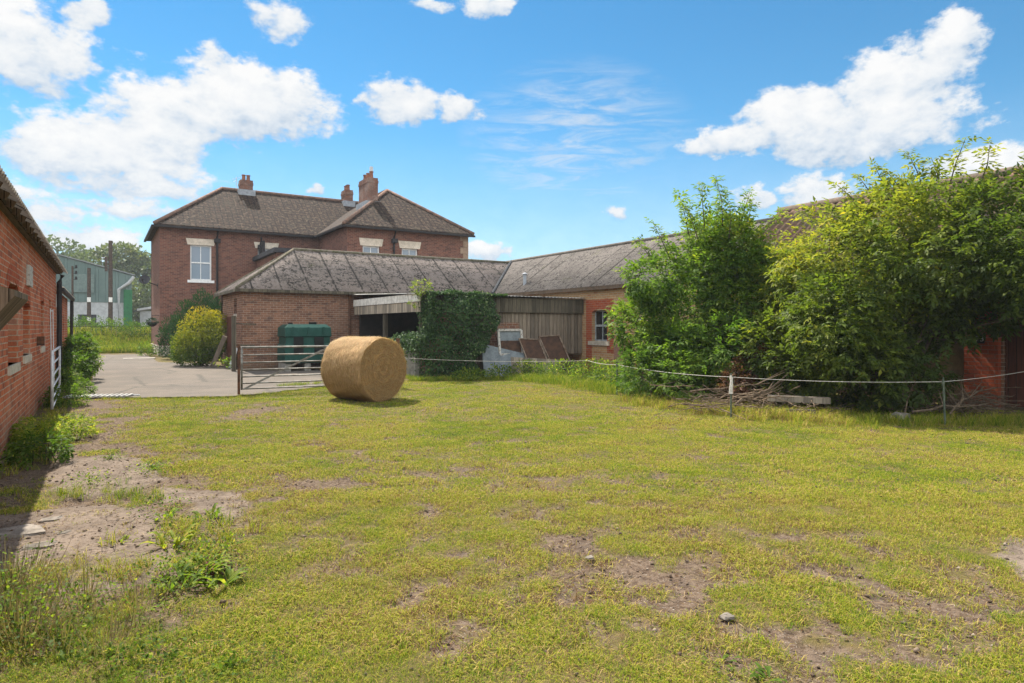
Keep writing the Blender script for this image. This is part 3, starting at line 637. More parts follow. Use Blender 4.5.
for i in range(18):
    z = .1 + i * .4; l = .55 if i % 2 else .36
    q.box(19.12 - l, 19.125, 35.375, 35.6 + (.36 if i % 2 else .55) * 0, z, z + .385)
q.build('quoin', m_noise('quoin_stone', (.30, .215, .15), (.22, .15, .11), 4), H)
OV = .28
def hip(mb, x0, x1, y0, y1, ez, rz, hx, th=.10, axis='x'):
    """hipped roof over a rectangle, with a thin soffit edge"""
    a, b, c, d_ = (x0, y0, ez), (x1, y0, ez), (x1, y1, ez), (x0, y1, ez)
    if axis == 'x': ym = (y0 + y1) / 2; r0, r1 = (x0 + hx, ym, rz), (x1 - hx, ym, rz); fs = [[a, b, r1, r0], [c, d_, r0, r1], [d_, a, r0], [b, c, r1]]
    else: xm = (x0 + x1) / 2; r0, r1 = (xm, y0 + hx, rz), (xm, y1 - hx, rz); fs = [[b, c, r1, r0], [d_, a, r0, r1], [a, b, r0], [c, d_, r1]]
    for f in fs: mb.face(f)
    low = lambda p: (p[0], p[1], p[2] - th)
    for p, q2 in ((a, b), (b, c), (c, d_), (d_, a)): mb.face([low(p), low(q2), q2, p])
    mb.face([low(d_), low(c), low(b), low(a)]); return r0, r1, (a, b, c, d_)
rf = MB(); r0, r1, E1 = hip(rf, 2.7 - OV, 19.1 + OV, 40.85 - OV, 48.25 + OV, EZ + .1, 10.35, 3.98)
s0, s1, E2 = hip(rf, 11.5 - OV, 19.1 + OV, 35.4 - OV, 48.25 + OV + .002, EZ + .102, 10.25, 4.0, axis='y')
ROOF = rf.build('roof', TILE, H)
rt = MB()
for a, b in ((r0, (15.3, r0[1], r0[2])), (r0, E1[0]), (r0, E1[3]), (s0, E2[0]), (s0, E2[1]), (s0, (s0[0], 44.5, s0[2])), ((14.9, 44.55, 10.33), E1[2])):
    rt.tube([Vector(a) + Vector((0, 0, .02)), Vector(b) + Vector((0, 0, .02))], .10, 8)
rt.build('ridge', RIDGE, ROOF, smooth=True)
gt = MB(); gt.bar((2.42, 40.5, 7.17), (11.2, 40.5, 7.17), .13, .11).bar((2.35, 40.6, 7.17), (2.35, 48.4, 7.17), .13, .11).bar((11.2, 35.05, 7.17), (19.4, 35.05, 7.17), .13, .11).bar((11.15, 35.1, 7.17), (11.15, 40.5, 7.17), .13, .11)
gt.build('gutter', BLACKP, ROOF)
for x, y, top in ((5.62, 40.78, 7.1), (14.25, 35.33, 7.1), (8.0, 40.78, 6.9)):
    MB().tube([(x, y, .1), (x, y, top - .35), (x, y - .25, top)], .06, 8).box(x - .16, x + .16, y - .16, y + .03, top - .65, top - .42).build('drainpipe', BLACKP, H)
def chimney(x0, x1, y0, y1, z0, z1, pots, ph=.38):
    c = MB().box(x0, x1, y0, y1, z0, z1 - .32).box(x0 - .025, x1 + .025, y0 - .025, y1 + .025, z1 - .32, z1 - .16).box(x0 + .0, x1 - .0, y0, y1, z1 - .16, z1)
    o = c.build('chimney', BR_CHIM, ROOF)
    MB().box(x0 - .14, x1 + .14, y0 - .10, y1 + .10, z0, z0 + .42).build('flashing', LEAD, o)
    for (x, y) in pots: MB().tube([(x, y, z1), (x, y, z1 + ph * .85), (x, y, z1 + ph * .86), (x, y, z1 + ph)], [.12, .10, .13, .13], 10).build('pot', POT, o)
    return o
chimney(7.45, 8.2, 44.2, 44.9, 9.95, 11.0, [(7.7, 44.55), (7.98, 44.55)])
chimney(14.2, 14.75, 44.1, 45.0, 9.9, 11.1, [(14.47, 44.3), (14.47, 44.55), (14.47, 44.82)])
cc_ = chimney(13.55, 14.2, 37.8, 39.4, 8.8, 10.65, [(13.87, 38.05), (13.87, 38.6), (13.87, 39.15)], .42)
MB().tube([(13.87, 38.05, 11.07), (13.87, 38.05, 11.35)], .11, 10).build('cowl', GALV, cc_)
MB().tube([(7.25, 44.5, 10.2), (7.25, 44.5, 11.2)], .018, 5).bar((7.0, 44.5, 11.0), (7.5, 44.3, 11.15), .02).bar((7.05, 44.4, 10.85), (7.3, 44.6, 11.0), .02).build('aerial', GALV, ROOF)
# two storey flat roofed extension in the corner
ex = MB(); ex.wall('x', 35.3, 7.75, 11.45, 0, 5.5, .3); ex.wall('y', 7.75, 35.6, 40.83, 0, 5.5, .3, [(36.1, 36.75, 4.3, 5.3)]); ex.build('extension', BR_HOUSE, H)
MB().box(7.55, 11.48, 35.08, 40.83, 5.5, 5.74).build('flat_roof', m_noise('dark_felt', (.05, .05, .055), (.035, .035, .04), 4), H)
sash(H, 'y', 7.75, 36.1, 36.75, 4.3, 5.3, bars=(0, 0), fw=.09)
MB().tube([(7.9, 39.5, 5.7), (7.9, 39.5, 6.6)], .09, 8).build('soil_pipe', BLACKP, H)
# satellite dish on the side wall
SD = thing('satellite_dish', 'round dark satellite dish on the side wall of the farmhouse', 'dish', (2.69, 42.2, 4.0))
mb = MB(); Cd = Vector((2.05, 42.0, 4.25)); nd = Vector((-.35, -.9, .25)).normalized(); u = nd.cross(Vector((0, 0, 1))).normalized(); v = u.cross(nd)
for i in range(5):
    for j in range(20):
        def pt(i, j): r_ = .40 * i / 5; a_ = 2 * math.pi * j / 20; return Cd + (u * math.cos(a_) * 1.1 + v * math.sin(a_)) * r_ * .66 + nd * (r_ * r_ * .5)
        mb.face([pt(i, j), pt(i, j + 1), pt(i + 1, j + 1), pt(i + 1, j)] if i else [pt(0, 0), pt(1, j + 1), pt(1, j)])
mb.build('reflector', m_noise('dish_grey', (.06, .06, .065), (.045, .045, .05), 5, .6), SD)
MB().bar((2.70, 42.2, 3.95), (2.3, 42.1, 4.1), .05).bar((2.3, 42.1, 4.1), tuple(Cd), .05).bar(tuple(Cd - v * .38), tuple(Cd + nd * .45 - v * .1), .025).box(2.68, 2.70, 42.1, 42.3, 3.8, 4.1).build('bracket', BLACKP, SD)
p = Cd + nd * .47 - v * .1; MB().tube([p, p - nd * .14], .04, 8).build('receiver', BLACKP, SD)
HB = thing('hanging_basket', 'dark planted hanging basket on the side wall of the farmhouse', 'basket', (2.69, 41.4, 1.9))
MB().bar((2.70, 41.4, 2.25), (2.35, 41.4, 2.25), .03).tube([(2.37, 41.4, 2.25), (2.37, 41.4, 1.9)], .008, 5).build('bracket', BLACKP, HB)
MB().tube([(2.37, 41.4, 1.62), (2.37, 41.4, 1.7), (2.37, 41.4, 1.86)], [.06, .2, .25], 12).build('bowl', DARKIN, HB)
rs = np.random.RandomState(3); p, d_, _, _ = clump_points([(2.37, 41.4, 1.9, .3, .3, .18)], 240, rs, .3, .1, 1.6, 5); V, F = leaves(p, d_ + [0, 0, -.2], d_, .10, .07); np_mesh('plant', V, F, LF_CON, HB, rs.uniform(0, .6, len(p)), (2.69, 41.4, 1.9))

# ------------------------------------------------------------------ middle barn (across the yard)
MBN = thing('brick_stable_range', 'long single storey brick range with grey hipped corrugated roof facing the yard', 'barn', (4.3, 25.2, 0))
wl = MB(); wl.wall('x', 25.2, 4.3, 14.95, 0, 3.0, .33, [(9.7, 13.2, -1, 2.45)])
wl.wall('y', 4.3, 25.53, 30.0, 0, 3.0, .33, [(26.3, 26.9, 2.1, 2.7)]); wl.wall('x', 30.0, 4.3, 14.95, 0, 3.0, -.33)
wl.box(4.8, 14.9, 25.6, 29.6, 2.93, 2.95); wl.build('wall', BR_MID, MBN)
MB().wall('y', 9.45, 25.55, 29.6, 0, 2.9, .1).build('inner_wall', DARKIN, MBN); MB().box(9.6, 14.9, 29.2, 29.3, 0, 2.9).build('inner_wall', DARKIN, MBN)  # inner walls near black: the darkness of the bay is in their colour
tanm = .69; ex0, ey0 = 4.08, 24.98
rf = MB(); rf.slope((ex0, ey0, 2.98), (1, 0, 0), 14.0, (0, 1, 0), tanm, lambda u: min(2.62, u), seg=6)
rf.slope((ex0, 30.22, 2.98), (0, -1, 0), 5.24, (1, 0, 0), tanm, lambda u: min(u, 5.24 - u), seg=6)
rf.slope((18.1, 30.22, 2.98), (-1, 0, 0), 14.0, (0, -1, 0), tanm, lambda u: min(2.62, 14.02 - u), seg=4)
MR = rf.build('roof', FIB_MID, MBN, smooth=True)
zr = 2.98 + 2.62 * tanm + .02
MB().tube([(ex0 + 2.62, 27.6, zr), (17.5, 27.6, zr)], .075, 8).tube([(ex0, ey0, 3.0), (ex0 + 2.62, 27.6, zr)], .06, 8).tube([(ex0, 30.22, 3.0), (ex0 + 2.62, 27.6, zr)], .06, 8).build('ridge', m_noise('mossy_ridge', (.15, .125, .10), (.08, .075, .04), 7), MR, smooth=True)
MB().bar((4.05, 24.96, 2.93), (14.8, 24.96, 2.93), .05, .11).bar((4.06, 24.9, 2.93), (4.06, 30.2, 2.93), .05, .11).build('fascia_board', WOODD, MR)
MB().tube([(14.75 - .02, 24.98, 3.1), (17.35, 27.58, 4.88)], .07, 8).build('valley_gutter', m_noise('dark_lead', (.06, .065, .07), (.04, .04, .045), 5), MR)
MB().tube([(8.28, 25.13, 1.0), (8.28, 25.13, 2.9)], .055, 8).build('drainpipe', RUST, MBN)
MB().box(4.285, 4.31, 26.25, 26.95, 1.98, 2.098).build('sill', STONE, MBN)
MB().box(4.42, 4.46, 26.3, 26.9, 2.1, 2.7).build('shutter', DOORR, MBN)
MB().box(4.25, 4.299, 27.2, 28.2, .05, 2.0).build('door', DOORR, MBN)

# ------------------------------------------------------------------ right hand range (two roofs)
RB = thing('long_brick_barn', 'long low buff brick barn with grey corrugated roof along the far right', 'barn', (14.95, 12.4, 0))
wl = MB(); wl.wall('y', 14.95, 12.4, 30.0, 0, 3.05, .33, [(17.46, 18.3, 1.1, 2.2)]); wl.wall('y', 19.85, 12.4, 30.0, 0, 3.05, -.33); wl.wall('x', 30.0, 15.28, 19.52, 0, 3.05, -.33)
wl.build('wall', BR_BUFF, RB)
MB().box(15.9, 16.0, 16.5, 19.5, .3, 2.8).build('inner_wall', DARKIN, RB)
rf = MB(); rf.slope((14.72, 30.2, 3.03), (0, -1, 0), 17.8, (1, 0, 0), .685, lambda u: 2.68, seg=5); rf.slope((20.08, 12.4, 3.03), (0, 1, 0), 17.8, (-1, 0, 0), .685, lambda u: 2.68, seg=4)
rf.wall('x', 12.40, 15.1, 19.7, 2.9, 3.02, .2)
RR = rf.build('roof', FIB_RIGHT, RB, smooth=True)
MB().tube([(17.4, 12.4, 4.89), (17.4, 30.2, 4.89)], .075, 8).build('ridge', m_noise('grey_ridge', (.15, .13, .11), (.10, .085, .07), 7), RR, smooth=True)
MB().bar((14.74, 12.4, 2.98), (14.74, 25.0, 2.98), .05, .13).build('fascia_board', m_noise('brown_fascia', (.11, .075, .05), (.07, .05, .035), 5), RR)
MB().tube([(15.28, 23.2, 3.35), (15.28, 23.2, 3.82)], .075, 10).tube([(15.28, 23.2, 3.82), (15.28, 23.2, 3.86), (15.28, 23.2, 3.93)], [.085, .13, .03], 10).build('flue', LEAD, RR)
rw = sash(RB, 'y', 14.95, 17.46, 18.3, 1.1, 2.2, rec=.14, sill=STONE, fm=m_noise('grey_window_paint', (.36, .38, .38), (.22, .23, .23), 9), glass=GLASSD, fw=.05, bars=(1, 1))
mb = MB()
for k in range(9):                                     # segmental brick arch with a red brick surround
    a0, a1 = 17.46 + .84 * k / 9, 17.46 + .84 * (k + 1) / 9; h = lambda a: 2.12 + .13 * (1 - ((a - 17.88) / .42) ** 2)
    mb.prism([(14.942, a0, h(a0)), (14.942, a0, 2.58), (14.942, a1, 2.58), (14.942, a1, h(a1))], (.15, 0, 0))
mb.box(14.942, 15.08, 17.12, 17.458, .7, 2.58).box(14.942, 15.08, 18.302, 18.62, .0, 2.58); mb.build('window_surround', BR_RED, RB)
MB().box(14.944, 14.949, 16.2, 17.1, .2, 1.0).build('plaster_patch', m_noise('pink_plaster', (.33, .17, .12), (.22, .13, .1), 4), RB)

RN = thing('pantiled_barn', 'low barn with red pantile roof and dark boarded doors behind the tangled trees', 'barn', (14.95, 4, 0))
wl = MB(); wl.wall('y', 15.0, -6, 12.38, 0, 3.1, .33, [(3.2, 5.66, -1, 2.5), (6.34, 8.3, -1, 2.4)]); wl.wall('y', 19.9, -6, 12.38, 0, 3.1, -.33)
wl.face([(15.0, 12.38, 3.1), (19.9, 12.38, 3.1), (17.45, 12.38, 5.0)]); wl.face([(15.0, 12.38, 0), (19.9, 12.38, 0), (19.9, 12.38, 3.1), (15.0, 12.38, 3.1)])
wl.build('wall', BR_MID, RN)
pant = lambda t: (math.sin(t / .62 * math.pi) if t < .62 else -.35 * math.sin((t - .62) / .38 * math.pi))
rf = MB(); rf.slope((14.75, 12.42, 3.1), (0, -1, 0), 18.4, (1, 0, 0), .74, lambda u: 2.7, period=.24, amp=.045, seg=7, prof=pant, row=.27, rstep=.025)
rf.slope((20.15, -6, 3.1), (0, 1, 0), 18.4, (-1, 0, 0), .74, lambda u: 2.7, period=.24, amp=.045, seg=5, prof=pant)
R2 = rf.build('roof', PANT, RN, smooth=True)
MB().tube([(17.45, -6, 5.13), (17.45, 12.42, 5.13)], .11, 9).build('ridge', m_noise('lichen_ridge', (.17, .12, .09), (.10, .085, .065), 6), R2, smooth=True)
MB().box(14.88, 14.998, 5.70, 6.30, 0, 3.0).build('brick_pier', BR_PIER, RN)
MB().box(15.05, 15.11, 3.22, 5.64, .05, 2.48).build('door', DOORR, RN); MB().box(15.05, 15.11, 6.36, 8.28, .05, 2.38).build('door', RENDER, RN, label='tan boarded door left of the brick pier')
PL = MB().box(14.862, 14.879, 5.93, 6.09, 1.27, 1.45).build('number_plate', SIGNDK, RN)
cu = bpy.data.curves.new('number', 'FONT'); cu.body = '73'; cu.size = .16; cu.align_x = 'CENTER'; cu.align_y = 'CENTER'; cu.extrude = .003
to = bpy.data.objects.new('number', cu); COL.objects.link(to); bpy.context.view_layer.update()
me = bpy.data.meshes.new_from_object(to.evaluated_get(bpy.context.evaluated_depsgraph_get())); bpy.data.objects.remove(to)
no = link('number', me, PL); me.materials.clear(); me.materials.append(OLDWHITE); no.location = Vector((14.858, 6.01, 1.36)) - OFF[PL]; no.rotation_euler = (R(90), 0, R(-90))

# ------------------------------------------------------------------ lean-to shed in the corner of the yard
LS = thing('timber_lean_to', 'weathered board lean-to shed with corrugated roof in the corner of the two barns', 'shed', (8.5, 18.8, 0))
rf = MB(); rf.slope((8.35, 18.62, 2.64), (1, 0, 0), 6.55, (0, 1, 0), .036, lambda u: 6.36, seg=6, amp=.028); LR = rf.build('roof', m_fibre('lean_to_sheet', (.30, .29, .27), (.12, .10, .08), .55), LS, smooth=True)
MB().box(8.46, 14.93, 18.80, 25.15, 2.55, 2.60).build('ceiling', DARKIN, LR)  # near-black colour paints in the shade under the roof
MB().box(8.52, 14.92, 18.745, 18.785, 2.10, 2.60).build('front_fascia', WOODD, LS)
mb = MB()
x = 10.2
while x < 14.9:
    wd_ = rnd.uniform(.13, .19); lo = rnd.uniform(.02, .12) if x < 14.05 else .62 + rnd.uniform(0, .05); mb.box(x, min(x + wd_ - .012, 14.93), 18.83 + rnd.uniform(0, .012), 18.86, lo, 2.12); x += wd_
mb.build('board_wall', WOODG, LS)
MB().box(8.5, 10.2, 18.83, 18.9, 0, 2.1).build('front_wall', BR_MID, LS); MB().box(11.0, 12.15, 18.79, 18.83, .9, 1.75).build('brick_patch', BR_MID, LS)
MB().box(8.44, 8.49, 18.80, 25.1, 2.08, 2.40).build('side_fascia', WOODF, LS); MB().box(8.41, 8.46, 18.76, 25.12, 2.41, 2.66).build('barge_board', WHITE if False else m_noise('cream_board', (.72, .68, .60), (.50, .46, .40), 5), LS)
for y_ in (18.86, 22.0): MB().box(8.5, 8.64, y_, y_ + .14, 0, 2.55).build('post', WOODD, LS)
MB().box(8.62, 14.9, 24.9, 25.0, 0, 2.5).build('shade_backing', DARKIN, LS)  # near-black sheet added to paint the shade at the back of the shed
BW = thing('block_wall', 'low grey concrete block wall beside the hay bale, half under ivy', 'wall', (8.4, 18.8, 0))
mb = MB()
for r_ in range(4):
    y_ = 18.78 + (.22 if r_ % 2 else 0); mb.box(8.27, 8.41, 18.78, y_ + .215, .01 + r_ * .225, .22 + r_ * .225) if r_ % 2 else None
    while y_ < 21.6: mb.box(8.265 + rnd.uniform(0, .006), 8.41, y_ + .225 * (r_ % 2) * 0 + (.22 if False else 0) + .004, y_ + .436, .01 + r_ * .225, .225 + r_ * .225); y_ += .44
mb.build('blocks', BLOCK, BW)

# junk leaning on the lean-to
P0 = W(484, 20.6); 
JS = thing('metal_sheet', 'flat grey blue metal sheet leaning by the ivy', 'sheet', (10.1, 18.2, 0))
a = W(485, 20.9, 0); b = W(527, 21.4, 0)
MB().prism([a, b, b + Vector((.05, .25, .72)), a + Vector((.05, .3, 1.06))], (-.01, .03, 0)).build('sheet', SHEETM, JS)
a = W(500, 21.3, .7); b = W(523, 21.7, .7); FRM = thing('window_frame', 'old wooden window frame with flaking white paint leaning on the shed', 'window frame', (a.x, a.y, .7))
up = Vector((0.03, .16, .80)); mb = MB(); ux = (b - a).normalized(); hgt = .8
for p, q2 in ((a, a + up), (b, b + up), (a, b), (a + up, b + up)): mb.bar(p, q2, .075, .05, up=(0, -1, 0))
mb.build('frame', OLDWHITE, FRM); MB().prism([a + up * .1 + Vector((0, .02, 0)), b + up * .1 + Vector((0, .02, 0)), b + up * .55 + Vector((0, .02, 0)), a + up * .55 + Vector((0, .02, 0))], (0, .02, 0)).build('lower_panel', RUSTPAN, FRM)
MB().prism([a + up * .56 + Vector((0, .02, 0)), b + up * .56 + Vector((0, .02, 0)), b + up * .97 + Vector((0, .02, 0)), a + up * .97 + Vector((0, .02, 0))], (0, .02, 0)).build('pane', SHEETM, FRM)
for (x0, x1, f_, z0, z1, tilt, lab) in ((527, 547, 21.5, .5, 1.22, .00, 'rusty brown panel leaning on the shed, the one beside the white window frame'), (550, 570, 21.9, .45, 1.28, .12, 'rusty brown panel leaning on the shed, the tilted one nearer the brick window')):
    a = W(x0, f_, z0); b = W(x1, f_ + .2, z0 - .04); T = thing('rusty_panel', lab, 'panel', (a.x, a.y, z0), group='rusty panels leaning on the shed')
    h = Vector((-.14 - tilt, .3, z1 - z0)); h2 = h + Vector((0, 0, .08 if tilt else 0)); mb = MB(); mb.prism([a, b, b + h2, a + h], (.01, .03, 0)); mb.build('board', RUSTPAN, T)
    mb = MB()
    for p, q2 in ((a, a + h), (b, b + h2), (a + h, b + h2)): mb.bar(p + Vector((0, -.02, 0)), q2 + Vector((0, -.02, 0)), .035, .03, up=(0, -1, 0))
    mb.build('rim', m_noise('panel_rim', (.28, .22, .17), (.14, .09, .06), 9), T)
a = W(513, 20.3, 0); b = W(560, 20.9, 0); T = MB().prism([a, b, b + Vector((0, .1, .55)), a + Vector((0, .1, .66))], (0, .04, 0)).build('old_board', WOODP)
tag(T, 'pale plank board half sunk in the weeds below the rusty panels', 'board')

# ------------------------------------------------------------------ left barn
LB = thing('left_brick_barn', 'orange red brick barn running along the left edge of the yard', 'barn', (-1.05, 10, 0))
wl = MB(); wl.wall('y', -1.05, -2, 21.35, 0, 3.05, -.35, [(10.8, 12.0, 1.08, 2.2), (12.75, 13.85, 1.14, 2.0), (16.2, 17.0, 1.2, 2.15), (18.6, 19.5, -1, 2.25)])
wl.wall('x', 21.35, -6.5, -1.4, 0, 3.05, -.35); wl.build('wall', BR_LEFT, LB)
rf = MB(); rf.slope((-.80, -2, 3.06), (0, 1, 0), 23.55, (-1, 0, 0), .5, lambda u: 2.9, seg=8, amp=.03, th=.02); LRf = rf.build('roof', FIB_LEFT, LB, smooth=True)
MB().bar((-1.0, -2, 3.06), (-1.0, 21.4, 3.06), .09, .06).build('wall_plate', WOODD, LRf)
mb = MB(); y_ = -1.5
while y_ < 21.3: mb.bar((-1.2, y_, 3.19), (-.88, y_, 3.04), .06, .09); y_ += .62
mb.build('rafter', WOODH, LRf, kind='stuff')
for (a0, a1, z0, z1, nm) in ((10.8, 12.0, 1.08, 2.2, 'w'), (12.75, 13.85, 1.14, 2.0, 'w'), (16.2, 17.0, 1.2, 2.15, 'w')):
    f = MB().box(-1.24, -1.2, a0, a1, z0, z1); o = f.build('window', DARKIN, LB)  # near-black panel paints the shade of the window opening
    MB().box(-1.30, -1.02, a0 - .05, a1 + .05, z0 - .12, z0).build('sill', STONE, o)
    mb = MB()
    for k in range(8):
        y0, y1 = a0 - .08 + (a1 - a0 + .16) * k / 8, a0 - .08 + (a1 - a0 + .16) * (k + 1) / 8; c_ = (a0 + a1) / 2; hh = (a1 - a0) / 2 + .08; h = lambda y: z1 - .10 + .16 * (1 - ((y - c_) / hh) ** 2)
        mb.prism([(-1.043, y0, h(y0)), (-1.043, y1, h(y1)), (-1.043, y1, h(y1) + .24), (-1.043, y0, h(y0) + .24)], (-.15, 0, 0))
    mb.build('arch', BR_RED, o)
MB().box(-1.22, -1.16, 18.6, 19.5, .03, 2.25).build('door', WOODD, LB)
MB().box(-1.045, -1.0, 13.2, 13.8, 2.28, 2.62).build('whitewash_patch', OLDWHITE, LB)
MB().box(-1.045, -.93, 15.2, 15.32, 1.25, 1.42).build('latch_block', RUST, LB)
mb = MB().tube([(-.9, 21.25, 3.0), (-.97, 21.25, 2.8), (-.97, 21.25, .05)], .06, 8); mb.build('drainpipe', BLACKP, LB)
mb = MB(); mb.prism([(-1.05, 8.1, 1.48), (-.735, 8.1, 1.91), (-.735, 8.1, 1.97), (-1.05, 8.1, 2.07)], (0, 1.4, 0)); mb.build('timber_hood', WOODH, LB)
LL = thing('lower_brick_barn', 'lower brick outbuilding continuing beyond the left barn', 'barn', (-1.05, 21.4, 0))
wl = MB(); wl.wall('y', -1.1, 21.4, 29.6, 0, 2.65, -.35, [(23.2, 24.3, -1, 2.1), (26.2, 27.0, .9, 2.0)]); wl.wall('x', 29.6, -5.5, -1.45, 0, 2.65, -.35); wl.build('wall', BR_LEFT, LL)
rf = MB(); rf.slope((-.88, 21.42, 2.66), (0, 1, 0), 8.4, (-1, 0, 0), .5, lambda u: 2.4, seg=6, amp=.028); o = rf.build('roof', FIB_LEFT, LL, smooth=True)
MB().bar((-.92, 21.42, 2.62), (-.92, 29.7, 2.62), .10, .09).build('gutter', BLACKP, o)
MB().box(-1.28, -1.22, 23.2, 24.3, .03, 2.1).build('door', WOODD, LL); MB().box(-1.3, -1.24, 26.2, 27.0, .9, 2.0).build('window', DARKIN, LL)  # window filled by a near-black panel, its inner shade in the colour
MB().box(-1.09, -.98, 21.9, 22.15, 2.15, 2.5).build('white_box', WHITE, LL); MB().tube([(-.97, 29.5, 0), (-.97, 29.5, 2.6)], .05, 8).build('drainpipe', BLACKP, LL)

# ------------------------------------------------------------------ gates and fence
def gate(T, L, h=1.12, bars=7, m=GATEM, bot=.14, brace=True):
    """field gate in its own local axes: along +X from the hinge"""
    zs = [bot + (h - bot) * (k / (bars - 1)) ** 1.12 for k in range(bars)]
    fr = MB(); fr.tube([(0, 0, bot - .02), (0, 0, h + .02)], .024, 8).tube([(L, 0, bot - .02), (L, 0, h + .02)], .022, 8); fr.tube([(0, 0, h), (L, 0, h)], .024, 8); fr.build('frame', m, T, local=True, smooth=True)
    for z in zs[:-1]: MB().tube([(0, 0, z), (L, 0, z)], .017, 8).build('rail', m, T, local=True, smooth=True)
    if brace is None: return
    b = MB()
    if brace:
        b.bar((.05, -.026, bot), (L * .56, -.026, h), .045, .012, up=(0, 1, 0)).bar((L * .56, -.026, bot), (L * .56, -.026, h), .04, .012, up=(0, 1, 0)).bar((L * .56, -.028, h), (L * .98, -.028, bot + .3), .045, .012, up=(0, 1, 0))
    else: b.bar((L * .5, -.026, bot), (L * .5, -.026, h), .04, .012, up=(0, 1, 0)).bar((.05, -.026, bot), (L * .5, -.026, h), .04, .012, up=(0, 1, 0))
    b.build('brace', m, T, local=True)
gp = Vector((2.78, 16.33, 0))
GT = thing('field_gate', 'closed grey metal field gate of seven bars behind the hay bale', 'gate', gp, R(-6.0)); gate(GT, 3.65)
GP = thing('gate_post', 'thin dark metal post at the left end of the closed field gate', 'post', gp + Vector((-.06, .02, 0)))
MB().tube([gp + Vector((-.06, .02, -.1)), gp + Vector((-.06, .02, 1.2))], .03, 8).build('post', RUST, GP)
GP2 = thing('gate_post', 'metal post at the right end of the closed gate, hidden behind the bale', 'post', gp + Vector((3.75, -.39, 0)))
MB().tube([gp + Vector((3.75, -.39, -.1)), gp + Vector((3.75, -.39, 1.3))], .05, 8).build('post', RUST, GP2)
OG = thing('open_gate', 'galvanised metal gate swung open flat against the left brick barn', 'gate', (-.76, 14.3, 0), R(90.8)); gate(OG, 3.5, h=1.15, bars=6, m=GALV, brace=None)
LG = thing('metal_hurdle', 'pale metal hurdle propped upright behind the open gate', 'hurdle', (-.93, 17.2, 0), R(90))
mb = MB()
for k in range(2): mb.tube([(k * .84, 0, .9), (k * .84 + .1, 0.02, 2.0)], .010, 6)
mb.tube([(0, 0, .95), (.9, 0, .95)], .016, 6).tube([(.09, .02, 1.96), (1.0, .02, 1.96)], .012, 6).tube([(0.0, 0, 0), (0, 0, .95)], .018, 6).tube([(.84, 0, 0), (.84, 0, .95)], .018, 6); mb.build('bars', GALV, LG, local=True)
pts = []
for (px, f_, lab) in ((617, 15.3, 'thin electric fence post at the front of the left elder tree'), (731, 11.5, 'electric fence post with white insulator beside the pile of cut branches'), (945, 10.55, 'leaning electric fence post in front of the brick pier')):
    b = W(px, f_, 0); lean = Vector((-.06, 0, 0)) if px == 945 else Vector((0, 0, 0)); T = thing('fence_post', lab, 'fence post', b, group='electric fence posts')
    MB().tube([b + Vector((0, 0, -.05)) - lean * .1, b + lean + Vector((0, 0, .78))], .016, 7).build('stake', POSTM, T)
    MB().tube([b + lean + Vector((0, 0, .66)), b + lean + Vector((0, 0, .69)), b + lean + Vector((0, 0, .75))], [.02, .024, .016], 8).build('insulator', ROPE if px == 731 else POSTM, T)
    if px == 731: MB().tube([b + Vector((-.03, -.02, .42)), b + Vector((-.02, -.02, .55)), b + Vector((.0, -.02, .72))], [.035, .03, .02], 7).build('tape', ROPE, T)
    pts.append(b + lean + Vector((0, 0, .715)))
rp = [W(392, 19.4, .70), W(588, 18.2, .66)] + pts + [Vector((14.86, 4.6, .95))]
path = []
for a, b in zip(rp[:-1], rp[1:]):
    sg = .012 * (b - a).length
    for k in range(10): s = k / 10; path.append(a.lerp(b, s) - Vector((0, 0, 4 * sg * s * (1 - s))))
path.append(rp[-1])
T = MB().tube(path, .0048, 6).build('fence_rope', ROPE, smooth=True); tag(T, 'white electric fence rope strung across the yard in front of the trees', 'rope')

# ------------------------------------------------------------------ hay bale
bc = W(364, 14.25, 0); BD = 1.40; BR_ = BD / 2; BLn = 1.24
m, t = mat('bale_side'); BSIDE = m; x = t.xyz(t.uv)
n1 = t.noise(t.comb(t.m('MULTIPLY', x[0], 2.5), t.m('MULTIPLY', x[1], 60), 0), 1, 5, .7); n2 = t.noise(t.comb(t.m('MULTIPLY', x[0], 14), t.m('MULTIPLY', x[1], 160), 0), 1, 3, .6); n3 = t.noise(t.uv, 2.2, 4)
col = t.mix(t.sm(n1, .3, .7), (.30, .175, .08), (.52, .335, .165)); col = t.mix(t.m('MULTIPLY', t.sm(n2, .55, .7), .6), col, (.62, .42, .21)); col = t.mix(t.m('MULTIPLY', t.sm(n3, .5, .7), .4), col, (.25, .16, .075))
fin(t, col, .8, t.bump(t.m('ADD', n1, n2), .02, .9))
m, t = mat('bale_face'); BFACE = m; x = t.xyz(t.uv)
rr = t.m('SQRT', t.m('ADD', t.m('MULTIPLY', x[0], x[0]), t.m('MULTIPLY', x[1], x[1]))); an = t.m('ARCTAN2', x[1], x[0])
n0 = t.noise(t.uv, 5, 4, .7); rw_ = t.m('ADD', t.m('ADD', rr, t.m('MULTIPLY', an, .012)), t.m('MULTIPLY', t.m('SUBTRACT', n0, .5), .05))
n1 = t.noise(t.comb(t.m('MULTIPLY', rw_, 55), t.m('MULTIPLY', an, 1.6), 0), 1, 5, .65); n2 = t.noise(t.uv, 45, 4, .7)
col = t.mix(t.sm(n1, .3, .72), (.21, .11, .038), (.47, .27, .10)); col = t.mix(t.sm(n2, .52, .72), col, (.58, .40, .19)); col = t.mix(t.m('MULTIPLY', t.sm(n0, .55, .75), .5), col, (.16, .095, .04))
fin(t, col, .85, t.bump(t.m('ADD', n1, n2), .03, 1))
axw = math.atan2(-.924, .382)
BL = thing('hay_bale', 'big round golden hay bale standing alone on the grass before the gate', 'hay bale', (bc.x, bc.y, 0), axw)
